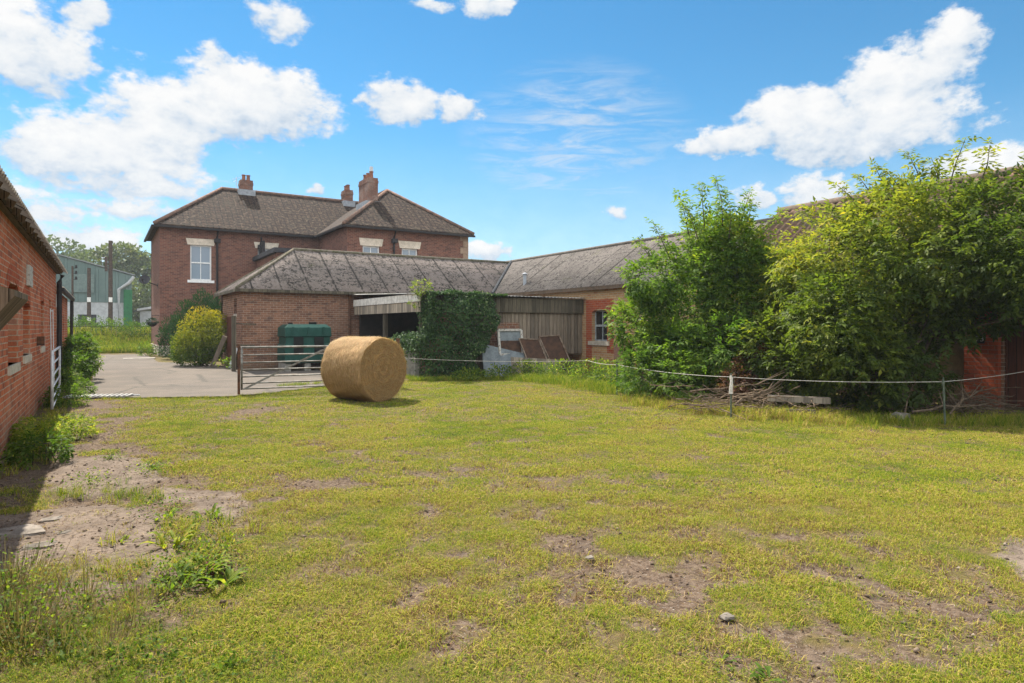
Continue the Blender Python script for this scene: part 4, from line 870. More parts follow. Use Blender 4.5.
def bale_r(a, s):
    e = max(0, abs(s) - .40) / .10; rad = BR_ * (1 - .045 * min(e, 1.2) ** 2) * (1 + .012 * math.sin(3 * a + 1) + .010 * math.sin(7 * a + s * 5) + .006 * math.sin(17 * a + 9 * s))
    z = math.sin(a) * rad + BR_ * .985
    return Vector((s * BLn, math.cos(a) * rad, max(z, .0)))
NA, NS = 96, 22; mb = MB(); grid = [[bale_r(2 * math.pi * j / NA, -.5 + i / NS) for j in range(NA)] for i in range(NS + 1)]
for i in range(NS):
    for j in range(NA):
        uvs = [((-.5 + i / NS) * BLn, 2 * math.pi * j / NA * BR_), ((-.5 + i / NS) * BLn, 2 * math.pi * (j + 1) / NA * BR_), ((-.5 + (i + 1) / NS) * BLn, 2 * math.pi * (j + 1) / NA * BR_), ((-.5 + (i + 1) / NS) * BLn, 2 * math.pi * j / NA * BR_)]
        uvs = [(b_, a_) for a_, b_ in uvs]; uvs = [(b_, a_) for b_, a_ in uvs]
        mb.face([grid[i][j], grid[i][(j + 1) % NA], grid[i + 1][(j + 1) % NA], grid[i + 1][j]][::-1], [(q[0], q[1]) for q in uvs][::-1])
mb.build('wrapped_side', BSIDE, BL, local=True, smooth=True)
for sgn in (-1, 1):
    mb = MB(); K = 12
    def fp(k, j):
        a = 2 * math.pi * j / NA; e = bale_r(a, .5 * sgn); c = Vector((e.x, 0, BR_ * .985)); q = k / K; p = c.lerp(e, q); p.x += sgn * (.035 * (1 - q * q) + .012 * math.sin(23 * q + a) * (1 - q) + rnd.uniform(-.004, .006) * (q < .97)); return p
    ring = [[fp(k, j) for j in range(NA)] for k in range(K + 1)]
    for k in range(K):
        for j in range(NA):
            j2 = (j + 1) % NA; q = [ring[k][j], ring[k][j2], ring[k + 1][j2], ring[k + 1][j]]
            if k == 0: q = [ring[0][0], ring[1][j2], ring[1][j]]
            if sgn > 0: q = q[::-1]
            mb.face(q, [(p.y, p.z - BR_) for p in q])
    mb.build('end_face', BFACE, BL, local=True, smooth=True)
rs = np.random.RandomState(8); n = 5200; a = rs.uniform(-.6, math.pi + .6, n); s = rs.uniform(-.5, .5, n)
P = np.array([bale_r(x_, y_) for x_, y_ in zip(a, s)]); Nn = np.stack([np.zeros(n), np.cos(a), np.sin(a)], 1); tg = np.stack([rs.normal(0, .35, n), -np.sin(a), np.cos(a)], 1) * rs.choice([-1, 1], n)[:, None]
V1, F1 = leaves(P, tg + Nn * rs.uniform(.02, .30, n)[:, None], Nn, rs.uniform(.04, .14, n), .0065, .1)
n2_ = 4200; q = np.sqrt(rs.uniform(0, 1, n2_)); a2 = rs.uniform(0, 6.283, n2_); P2 = np.stack([np.full(n2_, BLn / 2 + .005) + .03 * (1 - q * q), np.cos(a2) * q * BR_ * .96, np.sin(a2) * q * BR_ * .96 + BR_ * .985], 1)
P2 = P2[P2[:, 2] > .03]; n2_ = len(P2); D2 = np.stack([rs.uniform(.05, .5, n2_), rs.normal(0, 1, n2_), rs.normal(0, 1, n2_)], 1)
V2, F2 = leaves(P2, D2, np.tile([1., 0, 0], (n2_, 1)), rs.uniform(.03, .11, n2_), .0065, .1)
n3 = 700; a3 = rs.uniform(0, 6.28, n3); r3 = np.abs(rs.normal(0, .35, n3)); P3 = np.stack([np.cos(a3) * (BLn / 2 + r3), np.sin(a3) * (BR_ * .7 + r3), np.full(n3, .03)], 1); V3, F3 = leaves(P3, np.stack([rs.normal(0, 1, n3), rs.normal(0, 1, n3), rs.normal(0, .15, n3)], 1), np.tile([0, 0, 1.], (n3, 1)), rs.uniform(.05, .16, n3), .006, .1)
o = np_mesh('shed_straw', V3, F3, STRAWM, BL, rs.uniform(.3, 1, n3)); tag(o, kind='stuff')
o = np_mesh('loose_straw', np.concatenate([V1, V2]), np.concatenate([F1, F2 + len(V1)]), STRAWM, BL, np.concatenate([rs.uniform(.2, 1, n), rs.uniform(0, .7, n2_)]))

# ------------------------------------------------------------------ oil tank and odds by the middle barn
OT = thing('oil_tank', 'dark green plastic oil tank against the brick range behind the gate', 'tank', (6.3, 24.2, 0))
mb = MB(); x0, x1, y0, y1 = 5.48, 7.14, 23.75, 24.95
prof = [(.30, .06), (.36, .0), (.95, .0), (1.0, .05), (1.22, .05), (1.27, .0), (1.58, .02), (1.70, .16)]
for (za, ia), (zb, ib) in zip(prof[:-1], prof[1:]):
    ra = [(x0 + ia, y0 + ia), (x1 - ia, y0 + ia), (x1 - ia, y1 - ia), (x0 + ia, y1 - ia)]; rb = [(x0 + ib, y0 + ib), (x1 - ib, y0 + ib), (x1 - ib, y1 - ib), (x0 + ib, y1 - ib)]
    for k in range(4): mb.face([(*ra[k], za), (*ra[(k + 1) % 4], za), (*rb[(k + 1) % 4], zb), (*rb[k], zb)])
i = .16; mb.face([(x0 + i, y0 + i, 1.7), (x1 - i, y0 + i, 1.7), (x1 - i, y1 - i, 1.7), (x0 + i, y1 - i, 1.7)]); i = .06; mb.face([(x0 + i, y1 - i, .3), (x1 - i, y1 - i, .3), (x1 - i, y0 + i, .3), (x0 + i, y0 + i, .3)])
body = mb.build('body', TANK, OT)
for xc in (5.95, 6.68): MB().prism([(xc - .17, 23.735, .62), (xc + .17, 23.735, .62), (xc + .17, 23.735, 1.24), (xc - .17, 23.735, 1.24)], (0, .012, 0)).build('recess_shade', PIT, body)  # flat dark plates on the tank face paint in the shade of recesses
for xc in (5.75, 6.3, 6.85): MB().box(xc - .035, xc + .035, 23.722, 23.9, 1.28, 1.6).build('rib', TANK, body)
MB().tube([(6.6, 24.3, 1.69), (6.6, 24.3, 1.78)], .14, 14).build('cap', PIT, OT); MB().tube([(5.8, 24.3, 1.69), (5.8, 24.3, 1.76)], .08, 12).build('vent', PIT, OT)
for xc in (5.6, 6.3, 7.0): MB().box(xc - .11, xc + .11, 23.85, 24.85, 0, .3).build('plinth_block', BLOCK, OT)
P = thing('timber_post', 'tall dark timber post with two short rails at the corner of the brick range', 'post', (4.0, 25.0, 0))
MB().box(3.92, 4.06, 24.92, 25.06, -.05, 2.0).build('upright', WOODD, P); MB().bar((4.06, 24.99, 1.72), (4.75, 25.05, 1.70), .05, .05).build('rail', WOODD, P); MB().bar((4.06, 24.99, .95), (4.7, 25.05, .93), .05, .05).build('rail', WOODD, P)
T = thing('leaning_plank', 'pale plank leaning against the golden bush', 'plank', (3.2, 26.2, 0)); a = W(212, 25.6, .03); b = W(225, 25.2, 1.25); MB().bar(a, b, .16, .035, up=(0, -1, .3)).build('plank', WOODP, T)
mb = MB(); mb.slope((0, 0, 0), (1, 0, 0), .9, (0, 1, 0), 4, lambda u: .2, period=.076, amp=.02, seg=6); T = mb.build('corrugated_sheet', m_noise('white_tin', (.62, .63, .64), (.5, .5, .5), 4, .5), local=True)
T.location = Vector((4.12, 27.0, .02)); T.rotation_euler = (0, 0, R(-90)); tag(T, 'white corrugated sheet leaning on the end wall of the brick range', 'sheet')
# cattle grid drain at the edge of the drive
DG = thing('drain_grate', 'steel drain grate across the drive entrance beside the left barn', 'grate', (-.05, 17.45, 0)); mb = MB(); 
a, b = Vector((-.72, 17.55, .02)), Vector((.55, 17.02, .02)); u = (b - a).normalized(); v = Vector((-u.y, u.x, 0))
for k in range(13): c = a + u * (k * .106); mb.bar(c + Vector((0, 0, .012)), c + v * .36 + Vector((0, 0, .03)), .05, .03)
mb.build('bars', m_noise('pale_grate_steel', (.42, .41, .38), (.26, .25, .24), 6, .6), DG); MB().bar(a - u * .03 + v * .37, b + u * .05 + v * .37, .04, .04).build('grate_rim', GALV, DG)
MB().prism([a + Vector((0, 0, -.012)), b + Vector((0, 0, -.012)), b + v * .36 + Vector((0, 0, -.012)), a + v * .36 + Vector((0, 0, -.012))], (0, 0, .004)).build('pit_shade', DARKIN, DG)  # flat near-black sheet paints the darkness below the bars

# ------------------------------------------------------------------ beyond the drive: shed, poles, fence
SH = thing('green_farm_shed', 'huge green profiled steel farm shed with pale lower panels beyond the drive', 'shed', (-8, 81, 0))
X0, X1, Ys = -19, 2.7, 81; zr, ze = 10.1, 7.15; xr = -8.1; lo = 4.2
mb = MB(); mb.prism([(X0, Ys, lo), (X1, Ys, lo), (X1, Ys, ze), (xr, Ys, zr), (X0, Ys, ze)], (0, .2, 0)); mb.box(X1 - .2, X1, Ys + .2, Ys + 26, lo, ze).box(X0, X0 + .2, Ys + .2, Ys + 26, lo, ze); mb.build('cladding', CLAD, SH)
MB().wall('x', Ys + .05, X0, X1 - .25, 0, lo, .2, [(-2.1, -.5, -1, 2.9), (-6.5, -4.7, .8, 3.0)]).build('lower_wall', GREYCLAD, SH)
MB().box(-2.1, -.5, Ys + .2, Ys + .3, 0, 2.9).build('door', m_noise('dark_door', (.06, .06, .07), (.05, .05, .06), 3), SH); MB().box(-6.5, -4.7, Ys + .2, Ys + .3, .8, 3).build('window', GLASSD, SH)
mb = MB(); mb.prism([(X1 + .3, Ys - .15, ze), (X1 + .3, Ys - .15, ze + .1), (xr, Ys - .15, zr + .12), (X0 - .3, Ys - .15, ze + .1), (X0 - .3, Ys - .15, ze), (xr, Ys - .15, zr + .02)], (0, 27, 0)); mb.build('roof', m_noise('grey_sheet_roof', (.25, .27, .27), (.2, .21, .21), 3), SH)
MB().box(1.95, 2.75, Ys - .1, Ys, 0, 5.6).build('green_panel', m_noise('bright_green_sheet', (.03, .15, .06), (.025, .11, .05), 3, .6), SH)
MB().tube([(1.5, Ys - .25, .1), (1.5, Ys - .25, 5.6), (2.4, Ys - .25, 6.3), (2.9, Ys - .2, 7.0)], .17, 8).build('downpipe', GREYCLAD, SH)
MB().box(-3.6, -.7, Ys - .12, Ys - .02, 5.2, 7.1).build('sign_panel', m_noise('grey_green_panel', (.15, .20, .185), (.12, .16, .15), .9), SH)
SS = thing('grey_outbuilding', 'low grey outbuilding with pale sloping roof between the green shed and the farmhouse', 'outbuilding', (6, 84, 0))
MB().wall('x', 84, 3.6, 11, 0, 3.4, .2, [(4.2, 6.5, -1, 2.4)]).build('wall', GREYCLAD, SS); MB().box(4.2, 6.5, 84.1, 84.2, 0, 2.4).build('door', m_noise('shed_door', (.12, .14, .15), (.1, .11, .12), 3), SS); MB().prism([(3.3, 83.6, 3.4), (11.3, 83.6, 4.9), (11.3, 83.6, 5.15), (3.3, 83.6, 3.65)], (0, 9, 0)).build('roof', m_noise('pale_roof', (.5, .5, .5), (.4, .41, .42), 2), SS)
def pole(px, f_, top, lab, r_, kind):
    b = W(px, f_, 0); T = thing('utility_pole', lab, 'pole', (b.x, b.y, .6), group='utility poles beyond the drive')
    MB().tube([b, b + Vector((0, 0, top))], [r_, r_ * .8], 10).build('pole', POLEM, T)
    if kind == 1:
        for k in range(3): MB().tube([b + Vector((.22, 0, top - .15 - k * .42)), b + Vector((.22, 0, top + .08 - k * .42))], [.09, .06], 8).build('insulator', BLACKP, T); MB().bar(b + Vector((0, 0, top - .15 - k * .42)), b + Vector((.24, 0, top - .15 - k * .42)), .04).build('arm', BLACKP, T)
    else:
        MB().box(b.x - .13, b.x + .13, b.y - r_ - .12, b.y - r_, 3.7, 4.1).build('junction_box', WHITE, T)
        if kind == 2: MB().box(b.x - .14, b.x + .14, b.y - r_ - .12, b.y - r_, 2.0, 2.4).build('junction_box', WHITE, T); MB().box(b.x - .45, b.x - .2, b.y - .2, b.y + .1, 7.2, 8.2).build('bracket', POLEM, T) if False else None
        else: MB().box(b.x - .42, b.x - .2, b.y - .15, b.y + .1, top - 2.6, top - 1.4).build('bracket', POLEM, T)
pole(72.5, 48, 6.1, 'thin dark utility pole with insulators near the barn end', .085, 1)
pole(89, 55, 6.6, 'shorter brown utility pole with two white boxes', .17, 2)
pole(110.5, 55, 8.9, 'tallest brown utility pole with a white box, in front of the green shed', .19, 3)
RF = thing('railing_fence', 'low grey wire railing fence along the grassy bank beyond the drive', 'fence', (0, 50.5, 1.0)); mb = MB(); x_ = -9.0
while x_ < 6: mb.bar((x_, 50.5, .75), (x_, 50.5, 1.72), .03, .02); x_ += .28
mb.build('uprights', m_noise('fence_grey', (.18, .19, .17), (.12, .13, .11), 5), RF); MB().bar((-9, 50.47, 1.62), (6, 50.47, 1.62), .03).bar((-9, 50.47, 1.1), (6, 50.47, 1.1), .03).build('rail', BLACKP, RF)

# ------------------------------------------------------------------ trees and shrubs
b1 = G(700, 402); b1 = Vector((12.3, 11.0, 0))
e1 = [(12.55, 11.0, 2.2, 1.65, 1.65, 1.5), (12.7, 12.0, 1.6, 1.15, 1.0, 1.2), (13.0, 9.9, 1.9, 1.4, 1.3, 1.5), (12.75, 10.9, 3.4, .95, 1.0, .95), (13.0, 10.2, 3.4, .9, .85, .85), (12.1, 11.5, .8, .9, .85, .8), (*W(752, 15.0, 2.0), 1.0, 1.0, 1.3), (*W(728, 15.2, 3.1), .85, .85, .8), (*W(640, 15.6, 1.7), .7, .7, .8), (*W(655, 15.2, 2.7), .65, .6, .55), (*W(690, 14.4, .95), .8, .7, .75), (*W(722, 14.0, 1.15), .75, .7, .8), (*W(664, 14.8, 1.1), .6, .6, .7)]
sh = []
for (pa, fa, za, pb, zb) in ((690, 15.2, 3.6, 683, 4.75), (705, 15.0, 3.8, 700, 4.9), (722, 15.0, 3.8, 729, 5.1), (736, 14.9, 3.7, 752, 4.75), (750, 14.9, 3.3, 775, 4.3), (672, 15.4, 3.1, 655, 4.1), (660, 15.5, 2.9, 640, 3.7), (715, 15.4, 3.8, 716, 4.8), (742, 15.2, 3.4, 748, 4.5), (765, 15, 2.6, 790, 3.5), (650, 15.6, 2.3, 622, 3.0), (700, 14.5, 3.4, 690, 4.4), (728, 14.6, 3.5, 738, 4.4), (640, 15.5, 1.6, 612, 2.1)): sh.append((tuple(W(pa, fa, za)), tuple(W(pb, fa + .1, zb))))
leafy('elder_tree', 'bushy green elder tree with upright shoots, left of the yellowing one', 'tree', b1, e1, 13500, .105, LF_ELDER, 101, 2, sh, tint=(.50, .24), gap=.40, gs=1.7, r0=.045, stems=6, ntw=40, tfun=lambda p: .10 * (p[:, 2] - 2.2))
b2 = Vector((12.9, 6.9, 0))
e2 = [(13.0, 7.1, 2.7, 1.9, 1.9, 1.5), (13.0, 8.3, 2.2, 1.25, 1.15, 1.35), (13.3, 5.6, 3.1, 1.7, 1.5, 1.05), (13.2, 6.3, 3.65, 1.4, 1.5, .75), (12.7, 8.6, 1.2, 1.0, .9, .95), (12.6, 7.4, 1.3, 1.2, 1.2, 1.0), (13.2, 4.0, 2.75, 1.4, 1.4, 1.05), (13.4, 4.6, 3.6, 1.0, 1.1, .65), (13.5, 7.7, 3.1, 1.0, 1.0, .65), (12.5, 8.1, .8, .9, .9, .8), (*W(895, 11.9, .95), .75, .7, .8), (*W(935, 12.0, 1.55), .7, .6, .55), (*W(985, 12.2, 2.0), .8, .7, .5), (*W(860, 11.8, 1.0), .7, .7, .85), (*W(800, 12.6, .8), .65, .6, .6), (*W(770, 13.2, 1.1), .55, .55, .8), (*W(925, 12.0, .8), .45, .45, .55), (*W(835, 11.9, 1.7), .8, .8, .8), (*W(1010, 12.2, 2.4), .8, .7, .6), (12.3, 7.2, .9, 1.0, 1.0, .9), (12.7, 6.6, 1.7, 1.1, 1.0, .9)]
sh = [((13.0, 6.8, 4.0), (12.9, 6.9, 4.75)), ((13.1, 6.2, 4.1), (13.1, 6.4, 4.95)), ((13.1, 5.8, 4.1), (13.0, 5.6, 4.95)), ((12.9, 7.2, 3.9), (12.7, 7.7, 4.55)), ((13.2, 5.4, 4.0), (13.3, 5.0, 4.8)), ((13.3, 4.8, 4.0), (13.5, 4.4, 4.7)), ((13.0, 6.5, 4.1), (12.8, 6.7, 4.6)), ((13.2, 6.0, 4.1), (13.3, 6.0, 4.8)), ((13.3, 7.7, 3.5), (13.3, 8.1, 4.1)), ((13.1, 7.0, 3.9), (13.0, 7.4, 4.7))]
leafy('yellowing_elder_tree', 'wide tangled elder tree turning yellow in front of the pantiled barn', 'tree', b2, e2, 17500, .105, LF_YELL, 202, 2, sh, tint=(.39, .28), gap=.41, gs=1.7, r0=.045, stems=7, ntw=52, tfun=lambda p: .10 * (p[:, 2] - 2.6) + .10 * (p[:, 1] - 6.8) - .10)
leafy('low_elder_shrub', 'low dark green shrub at the foot of the left elder by the rope', 'shrub', W(655, 14.2, 0), [(*W(650, 14.6, .55), .9, .8, .65), (*W(690, 13.8, .5), .8, .7, .55), (*W(640, 15.4, .45), .5, .5, .5)], 1500, .075, LF_ELDER, 303, 2, tint=(.36, .2), r0=.02, ntw=14)
leafy('dead_bracken', 'rust brown dead bracken under the trees behind the branch pile', 'plant', W(755, 13.4, 0), [(*W(757, 13.4, .75), .42, .4, .36), (*W(738, 13.2, .45), .35, .3, .3)], 420, .07, LF_DEAD, 304, 3, tint=(.45, .3), r0=.012, ntw=10)
# ivy over the front of the lean-to
def ivy_pts(rs, n):
    P, N = [], []
    m_ = int(n * .62); x = rs.uniform(8.3, 11.8, m_); z = rs.uniform(0, 2.85, m_); rag = fbm(x * 1.9, z * 1.9, s=60) - .5
    hi = 11.08 - .30 * np.abs(z - 1.9) - .25 * (z < .8) + rag * 1.2; lo = np.where(z > 1.35, 8.85 + .25 * np.sin(z * 3), 8.15) + rag * 1.1; top = 2.74 + .22 * (fbm(x * 2.2, x * 0, s=61) - .45)
    ok = (x < hi) & (x > lo) & (z < top); edge = np.clip(np.minimum(np.minimum(hi - x, x - lo), (top - z) * 1.3) / .5, .0, 1)
    bul = (.10 + .34 * edge ** .6) + .95 * edge * np.clip(fbm(x * 1.7, z * 1.7, s=62, o=3) - .38, 0, 1); y = 18.68 - bul * rs.uniform(.55, 1.05, m_); P.append(np.stack([x, y, z], 1)[ok]); N.append((np.tile([-.1, -1., .3], (m_, 1)) + np.stack([(x - 10) * .15, x * 0, (z - 1.4) * .25], 1))[ok])
    m_ = int(n * .16); y = rs.uniform(18.1, 18.9, m_); z = rs.uniform(1.2, 2.72, m_); x = 8.72 - .25 * rs.uniform(0, 1, m_) * fbm(y * 2, z * 2, s=66) * 2; P.append(np.stack([x, y, z], 1)); N.append(np.tile([-1., -.25, .25], (m_, 1)))
    m_ = int(n * .20); y = rs.uniform(18.2, 21.2, m_); t_ = np.clip((y - 18.4) / 2.8, 0, 1); zt = 1.45 - .25 * t_ + .25 * (fbm(y * 2.5, y * 0, s=64) - .5); z = zt - np.abs(rs.normal(0, .33 - .12 * t_, m_)); x = 8.38 - .32 * np.abs(rs.normal(0, .6, m_)) * np.clip(1 - t_ * .5, 0, 1); ok = z > .05; P.append(np.stack([x, y, z], 1)[ok]); N.append(np.tile([-.8, -.4, .6], (m_, 1))[ok])
    m_ = int(n * .10); x = rs.uniform(8.7, 11.4, m_); y = rs.uniform(18.3, 19.1, m_); z = 2.68 + .28 * np.clip(fbm(x * 2.2, x * 0, s=61) - .35, 0, 1) * rs.uniform(0, 1, m_) * 1.6; P.append(np.stack([x, y, z], 1)); N.append(np.tile([0, -.3, 1.], (m_, 1)))
    return np.concatenate(P), np.concatenate(N)
rs = np.random.RandomState(71); P, N = ivy_pts(rs, 21000); D = N * .3 + np.array([0, 0, -.9]) + rs.normal(0, .5, P.shape); N = N + rs.normal(0, .45, P.shape)
IV = thing('ivy', 'dense dark ivy smothering the front corner of the timber lean-to', 'ivy', (8.8, 18.3, 0))
V, F = leaves(P, D, N, rs.uniform(.04, .095, len(P)), rs.uniform(.04, .085, len(P)), .12); np_mesh('foliage', V, F, LF_IVY, IV, np.clip(rs.normal(.45, .25, len(P)) + .3 * (fbm(P[:, 0] * 2, P[:, 2] * 2, s=5) - .5), 0, 1), (8.8, 18.3, 0))
mb = MB()
for k in range(12): x = 8.5 + k * .25; mb.tube([(x, 18.55, 0), (x + rnd.uniform(-.3, .3), 18.5, .9), (x + rnd.uniform(-.4, .4), 18.55, 2.3)], [.03, .02, .008], 5)
mb.build('stem', BARKM, IV)
leafy('roof_sprig', 'light green sprig growing on top of the ivy at the lean-to roof corner', 'plant', (8.45, 18.6, 2.6), [(8.4, 18.6, 2.85, .32, .3, .2), (8.3, 18.9, 2.45, .16, .2, .22)], 130, .06, LF_WEED, 305, 2, tint=(.7, .2), r0=.012, ntw=6)
# in front of the house
leafy('conifer_hedge', 'dark green feathery conifer against the farmhouse wall', 'conifer', W(195, 32, 0), [(*W(203, 32, 1.5), .75, .7, 1.95), (*W(186, 32, 1.3), .7, .7, 1.65), (*W(172, 32.5, 1.0), .6, .6, 1.1), (*W(214, 31.5, 1.4), .5, .5, 1.75)], 9000, .17, LF_CON, 401, 0, tint=(.5, .25), gap=.30, r0=.06, stems=3, ntw=8, droop=-.9, slim=.26, shell=.3)
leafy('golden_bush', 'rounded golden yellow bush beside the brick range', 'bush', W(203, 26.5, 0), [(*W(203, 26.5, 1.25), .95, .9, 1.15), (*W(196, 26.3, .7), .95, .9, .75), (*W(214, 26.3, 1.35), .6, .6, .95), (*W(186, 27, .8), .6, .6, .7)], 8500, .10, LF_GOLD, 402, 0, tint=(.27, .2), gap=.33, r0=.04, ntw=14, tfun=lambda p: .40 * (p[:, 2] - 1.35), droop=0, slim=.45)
leafy('corner_shrub', 'small green shrub at the corner of the farmhouse', 'shrub', W(149, 36.0, 0), [(*W(147, 36, .3), .5, .5, .45), (*W(155, 35.6, .25), .4, .4, .35)], 500, .10, LF_WEED, 403, 0, tint=(.5, .2), r0=.015, ntw=6, slim=.5)
leafy('flower_clump', 'bright green low clump by the corner post of the brick range', 'plant', W(233, 24.6, 0), [(*W(233, 24.6, .2), .35, .3, .28), (*W(222, 25, .15), .3, .3, .2)], 260, .09, LF_WEED, 404, 0, tint=(.6, .2), r0=.01, ntw=4, slim=.55)
# along the left barn
leafy('wall_shrub', 'leafy light green shrub by the downpipe of the left barn', 'shrub', (-.55, 22.3, 0), [(-.65, 22.2, .7, .38, .7, .6), (-.5, 22.8, .95, .36, .5, .45), (-.65, 21.5, .4, .32, .5, .38), (-.5, 23.6, .6, .4, .6, .5)], 1300, .09, LF_WEED, 501, 2, tint=(.42, .2), r0=.02, ntw=14)
leafy('yellow_flowered_weed', 'low mound of yellow green weed at the foot of the left barn', 'plant', W(45, 9.0, 0), [(-.72, 11.1, .16, .34, .55, .24), (-.42, 11.3, .12, .38, .4, .2), (-.65, 10.6, .12, .3, .4, .18)], 1500, .045, LF_WEED, 502, 1, tint=(.72, .3), r0=.008, ntw=10, gap=.36)
for k, (px, f_, s_, n_, lab) in enumerate(((66, 13.0, .35, 420, 'small weed clump between the open gate and the drain grate'), (80, 15.2, .3, 300, 'weed tuft at the near side of the drain grate'), (62, 16.5, .45, 420, 'tall green weeds at the hinge end of the open gate'), (40, 7.6, .28, 300, 'dark weed clump on the bare earth by the left barn'))):
    c = W(px, f_, 0); leafy('weed_clump', lab, 'weed', c, [(c.x, c.y, s_ * .5, s_, s_, s_ * .7)], n_, .06, LF_WEED, 510 + k, 1, tint=(.4, .25), r0=.006, ntw=6, group='weeds along the left barn')
def rosette(name, lab, px, py, n, L, wd_, rise, matl, seed, tint=.5):
    """leafy weed growing from one crown: long arching leaves cut in segments"""
    rs = np.random.RandomState(seed); b = G(px, py); T = thing(name, lab, 'weed', b, group='weeds among the broken concrete'); V, F, tt = [], [], []
    for k in range(n):
        a = rs.uniform(0, 6.28); l = L * rs.uniform(.6, 1.15); rz = rise * rs.uniform(.5, 1.2); d = np.array([math.cos(a), math.sin(a), 0]); s = np.array([-d[1], d[0], 0]); o0 = np.array(b) + d * rs.uniform(0, .04) + s * rs.normal(0, .05)
        i0 = sum(len(v) for v in V); sg = []; K = 6
        for j in range(K + 1):
            q = j / K; c = o0 + d * l * q * (1 - .25 * q) + np.array([0, 0, l * (rz * 1.9 * q - rz * 1.35 * q * q)]); hw = .62 * wd_ * math.sin(math.pi * min(.08 + q * .92, 1)) ** .8 * (1 + .3 * rs.normal()) / 2; sg += [c - s * hw + [0, 0, hw * .5], c, c + s * hw + [0, 0, hw * .5]]
        V.append(np.array(sg))
        for j in range(K):
            for e in (0, 1): F.append([i0 + j * 3 + e, i0 + j * 3 + e + 1, i0 + j * 3 + e + 4, i0 + j * 3 + e + 3]); tt.append(tint + rs.normal(0, .12))
    np_mesh('leaves', np.concatenate(V), F, matl, T, np.clip(tt, 0, 1), tuple(b)); return T
for k, (px, py, n, L, wd_, rise, ti, lab) in enumerate(((172, 548, 16, .22, .05, .8, .8, 'yellow green weed at the right corner of the concrete slab'), (200, 575, 34, .25, .04, .6, .66, 'arching fern-like weed by the broken drain bars'), (222, 585, 20, .22, .05, .5, .6, 'pale leafy weed right of the broken drain bars'), (208, 520, 12, .17, .04, .9, .55, 'small upright weed behind the arching ferny one'),
    (178, 590, 14, .18, .045, .8, .5, 'dark centred weed in front of the slab edge'), (120, 543, 10, .10, .03, .7, .7, 'tiny tuft alone on the bare concrete slab'), (2, 625, 9, .17, .09, .8, .45, 'broad leaved dock at the left edge of the picture'), (150, 470, 14, .16, .04, .7, .45, 'green weed on the edge of the upper concrete patch'), (165, 520, 10, .14, .04, .8, .6, 'short weed on the far corner of the slab'), (720, 662, 10, .06, .03, .3, .5, 'flat rosette weed in the worn grass'), (770, 678, 12, .09, .035, .3, .4, 'flat green rosette at the bottom edge'), (80, 660, 12, .09, .03, .6, .45, 'leafy weed in the long grass near the left corner'))):
    rosette('ground_weed', lab, px, py, n, L, wd_, rise, LF_WEED, 600 + k, ti)
# trees far behind
def far_tree(name, lab, px, f_, clumps, n, L, seed, tint=.5):
    b = W(px, f_, 0); leafy(name, lab, 'tree', b, [(*(b + W(512 + dx, 1, 0) * 0 + Vector((dx * CY, -dx * SY, z))), rx, ry, rz) for dx, z, rx, ry, rz in clumps], n, L, LF_FAR, seed, 0, tint=(tint, .22), gap=.40, gs=.45, r0=.35, stems=3, ntw=14, part='crown', stem='trunk', slim=.7, shell=.25)
far_tree('broad_tree', 'broad pale green tree rising behind the green shed', 118, 118, [(0, 11, 7.5, 6, 5), (-4.5, 9.5, 5, 5, 4.5), (5, 9.5, 5.5, 5, 4.6), (1, 14, 4.6, 4, 2.8), (7, 6, 4, 4, 4)], 6500, .75, 701, .6)
far_tree('distant_tree', 'hazy tree behind the ridge of the green shed', 58, 135, [(0, 14, 7, 6, 6), (-5, 12, 5, 5, 5), (4, 12, 5, 5, 5)], 3600, .85, 702, .45)
far_tree('small_far_tree', 'grey green tree in the gap between the outbuilding and the farmhouse', 146, 105, [(0, 5, 3.6, 3.5, 4.4), (2.5, 4, 3, 3, 3.6), (-2, 3.5, 2.5, 2.5, 3)], 2600, .6, 703, .45)
for k, (px, f_, s_, lab) in enumerate(((95, 44.5, 1.0, 'leafy hedge bush on the bank below the tallest pole'), (118, 44, 1.05, 'leafy hedge bush on the bank in the middle of the drive end'), (140, 43.5, .95, 'leafy hedge bush on the bank nearest the farmhouse'), (76, 45, 1.1, 'leafy hedge bush on the bank nearest the barn end'))):
    c = W(px, f_, 0); z0 = float(bank_z(c.x, c.y)); leafy('hedge_bush', lab, 'bush', (c.x, c.y, z0), [(c.x, c.y, z0 + .45, 1.25, .8, .75 * s_), (c.x + .8, c.y, z0 + .35, .9, .7, .6), (c.x - .8, c.y, z0 + .35, .9, .7, .62)], 1300, .13, LF_WEED, 720 + k, 0, tint=(.28, .18), r0=.02, ntw=6, slim=.5, group='bushes along the bank')

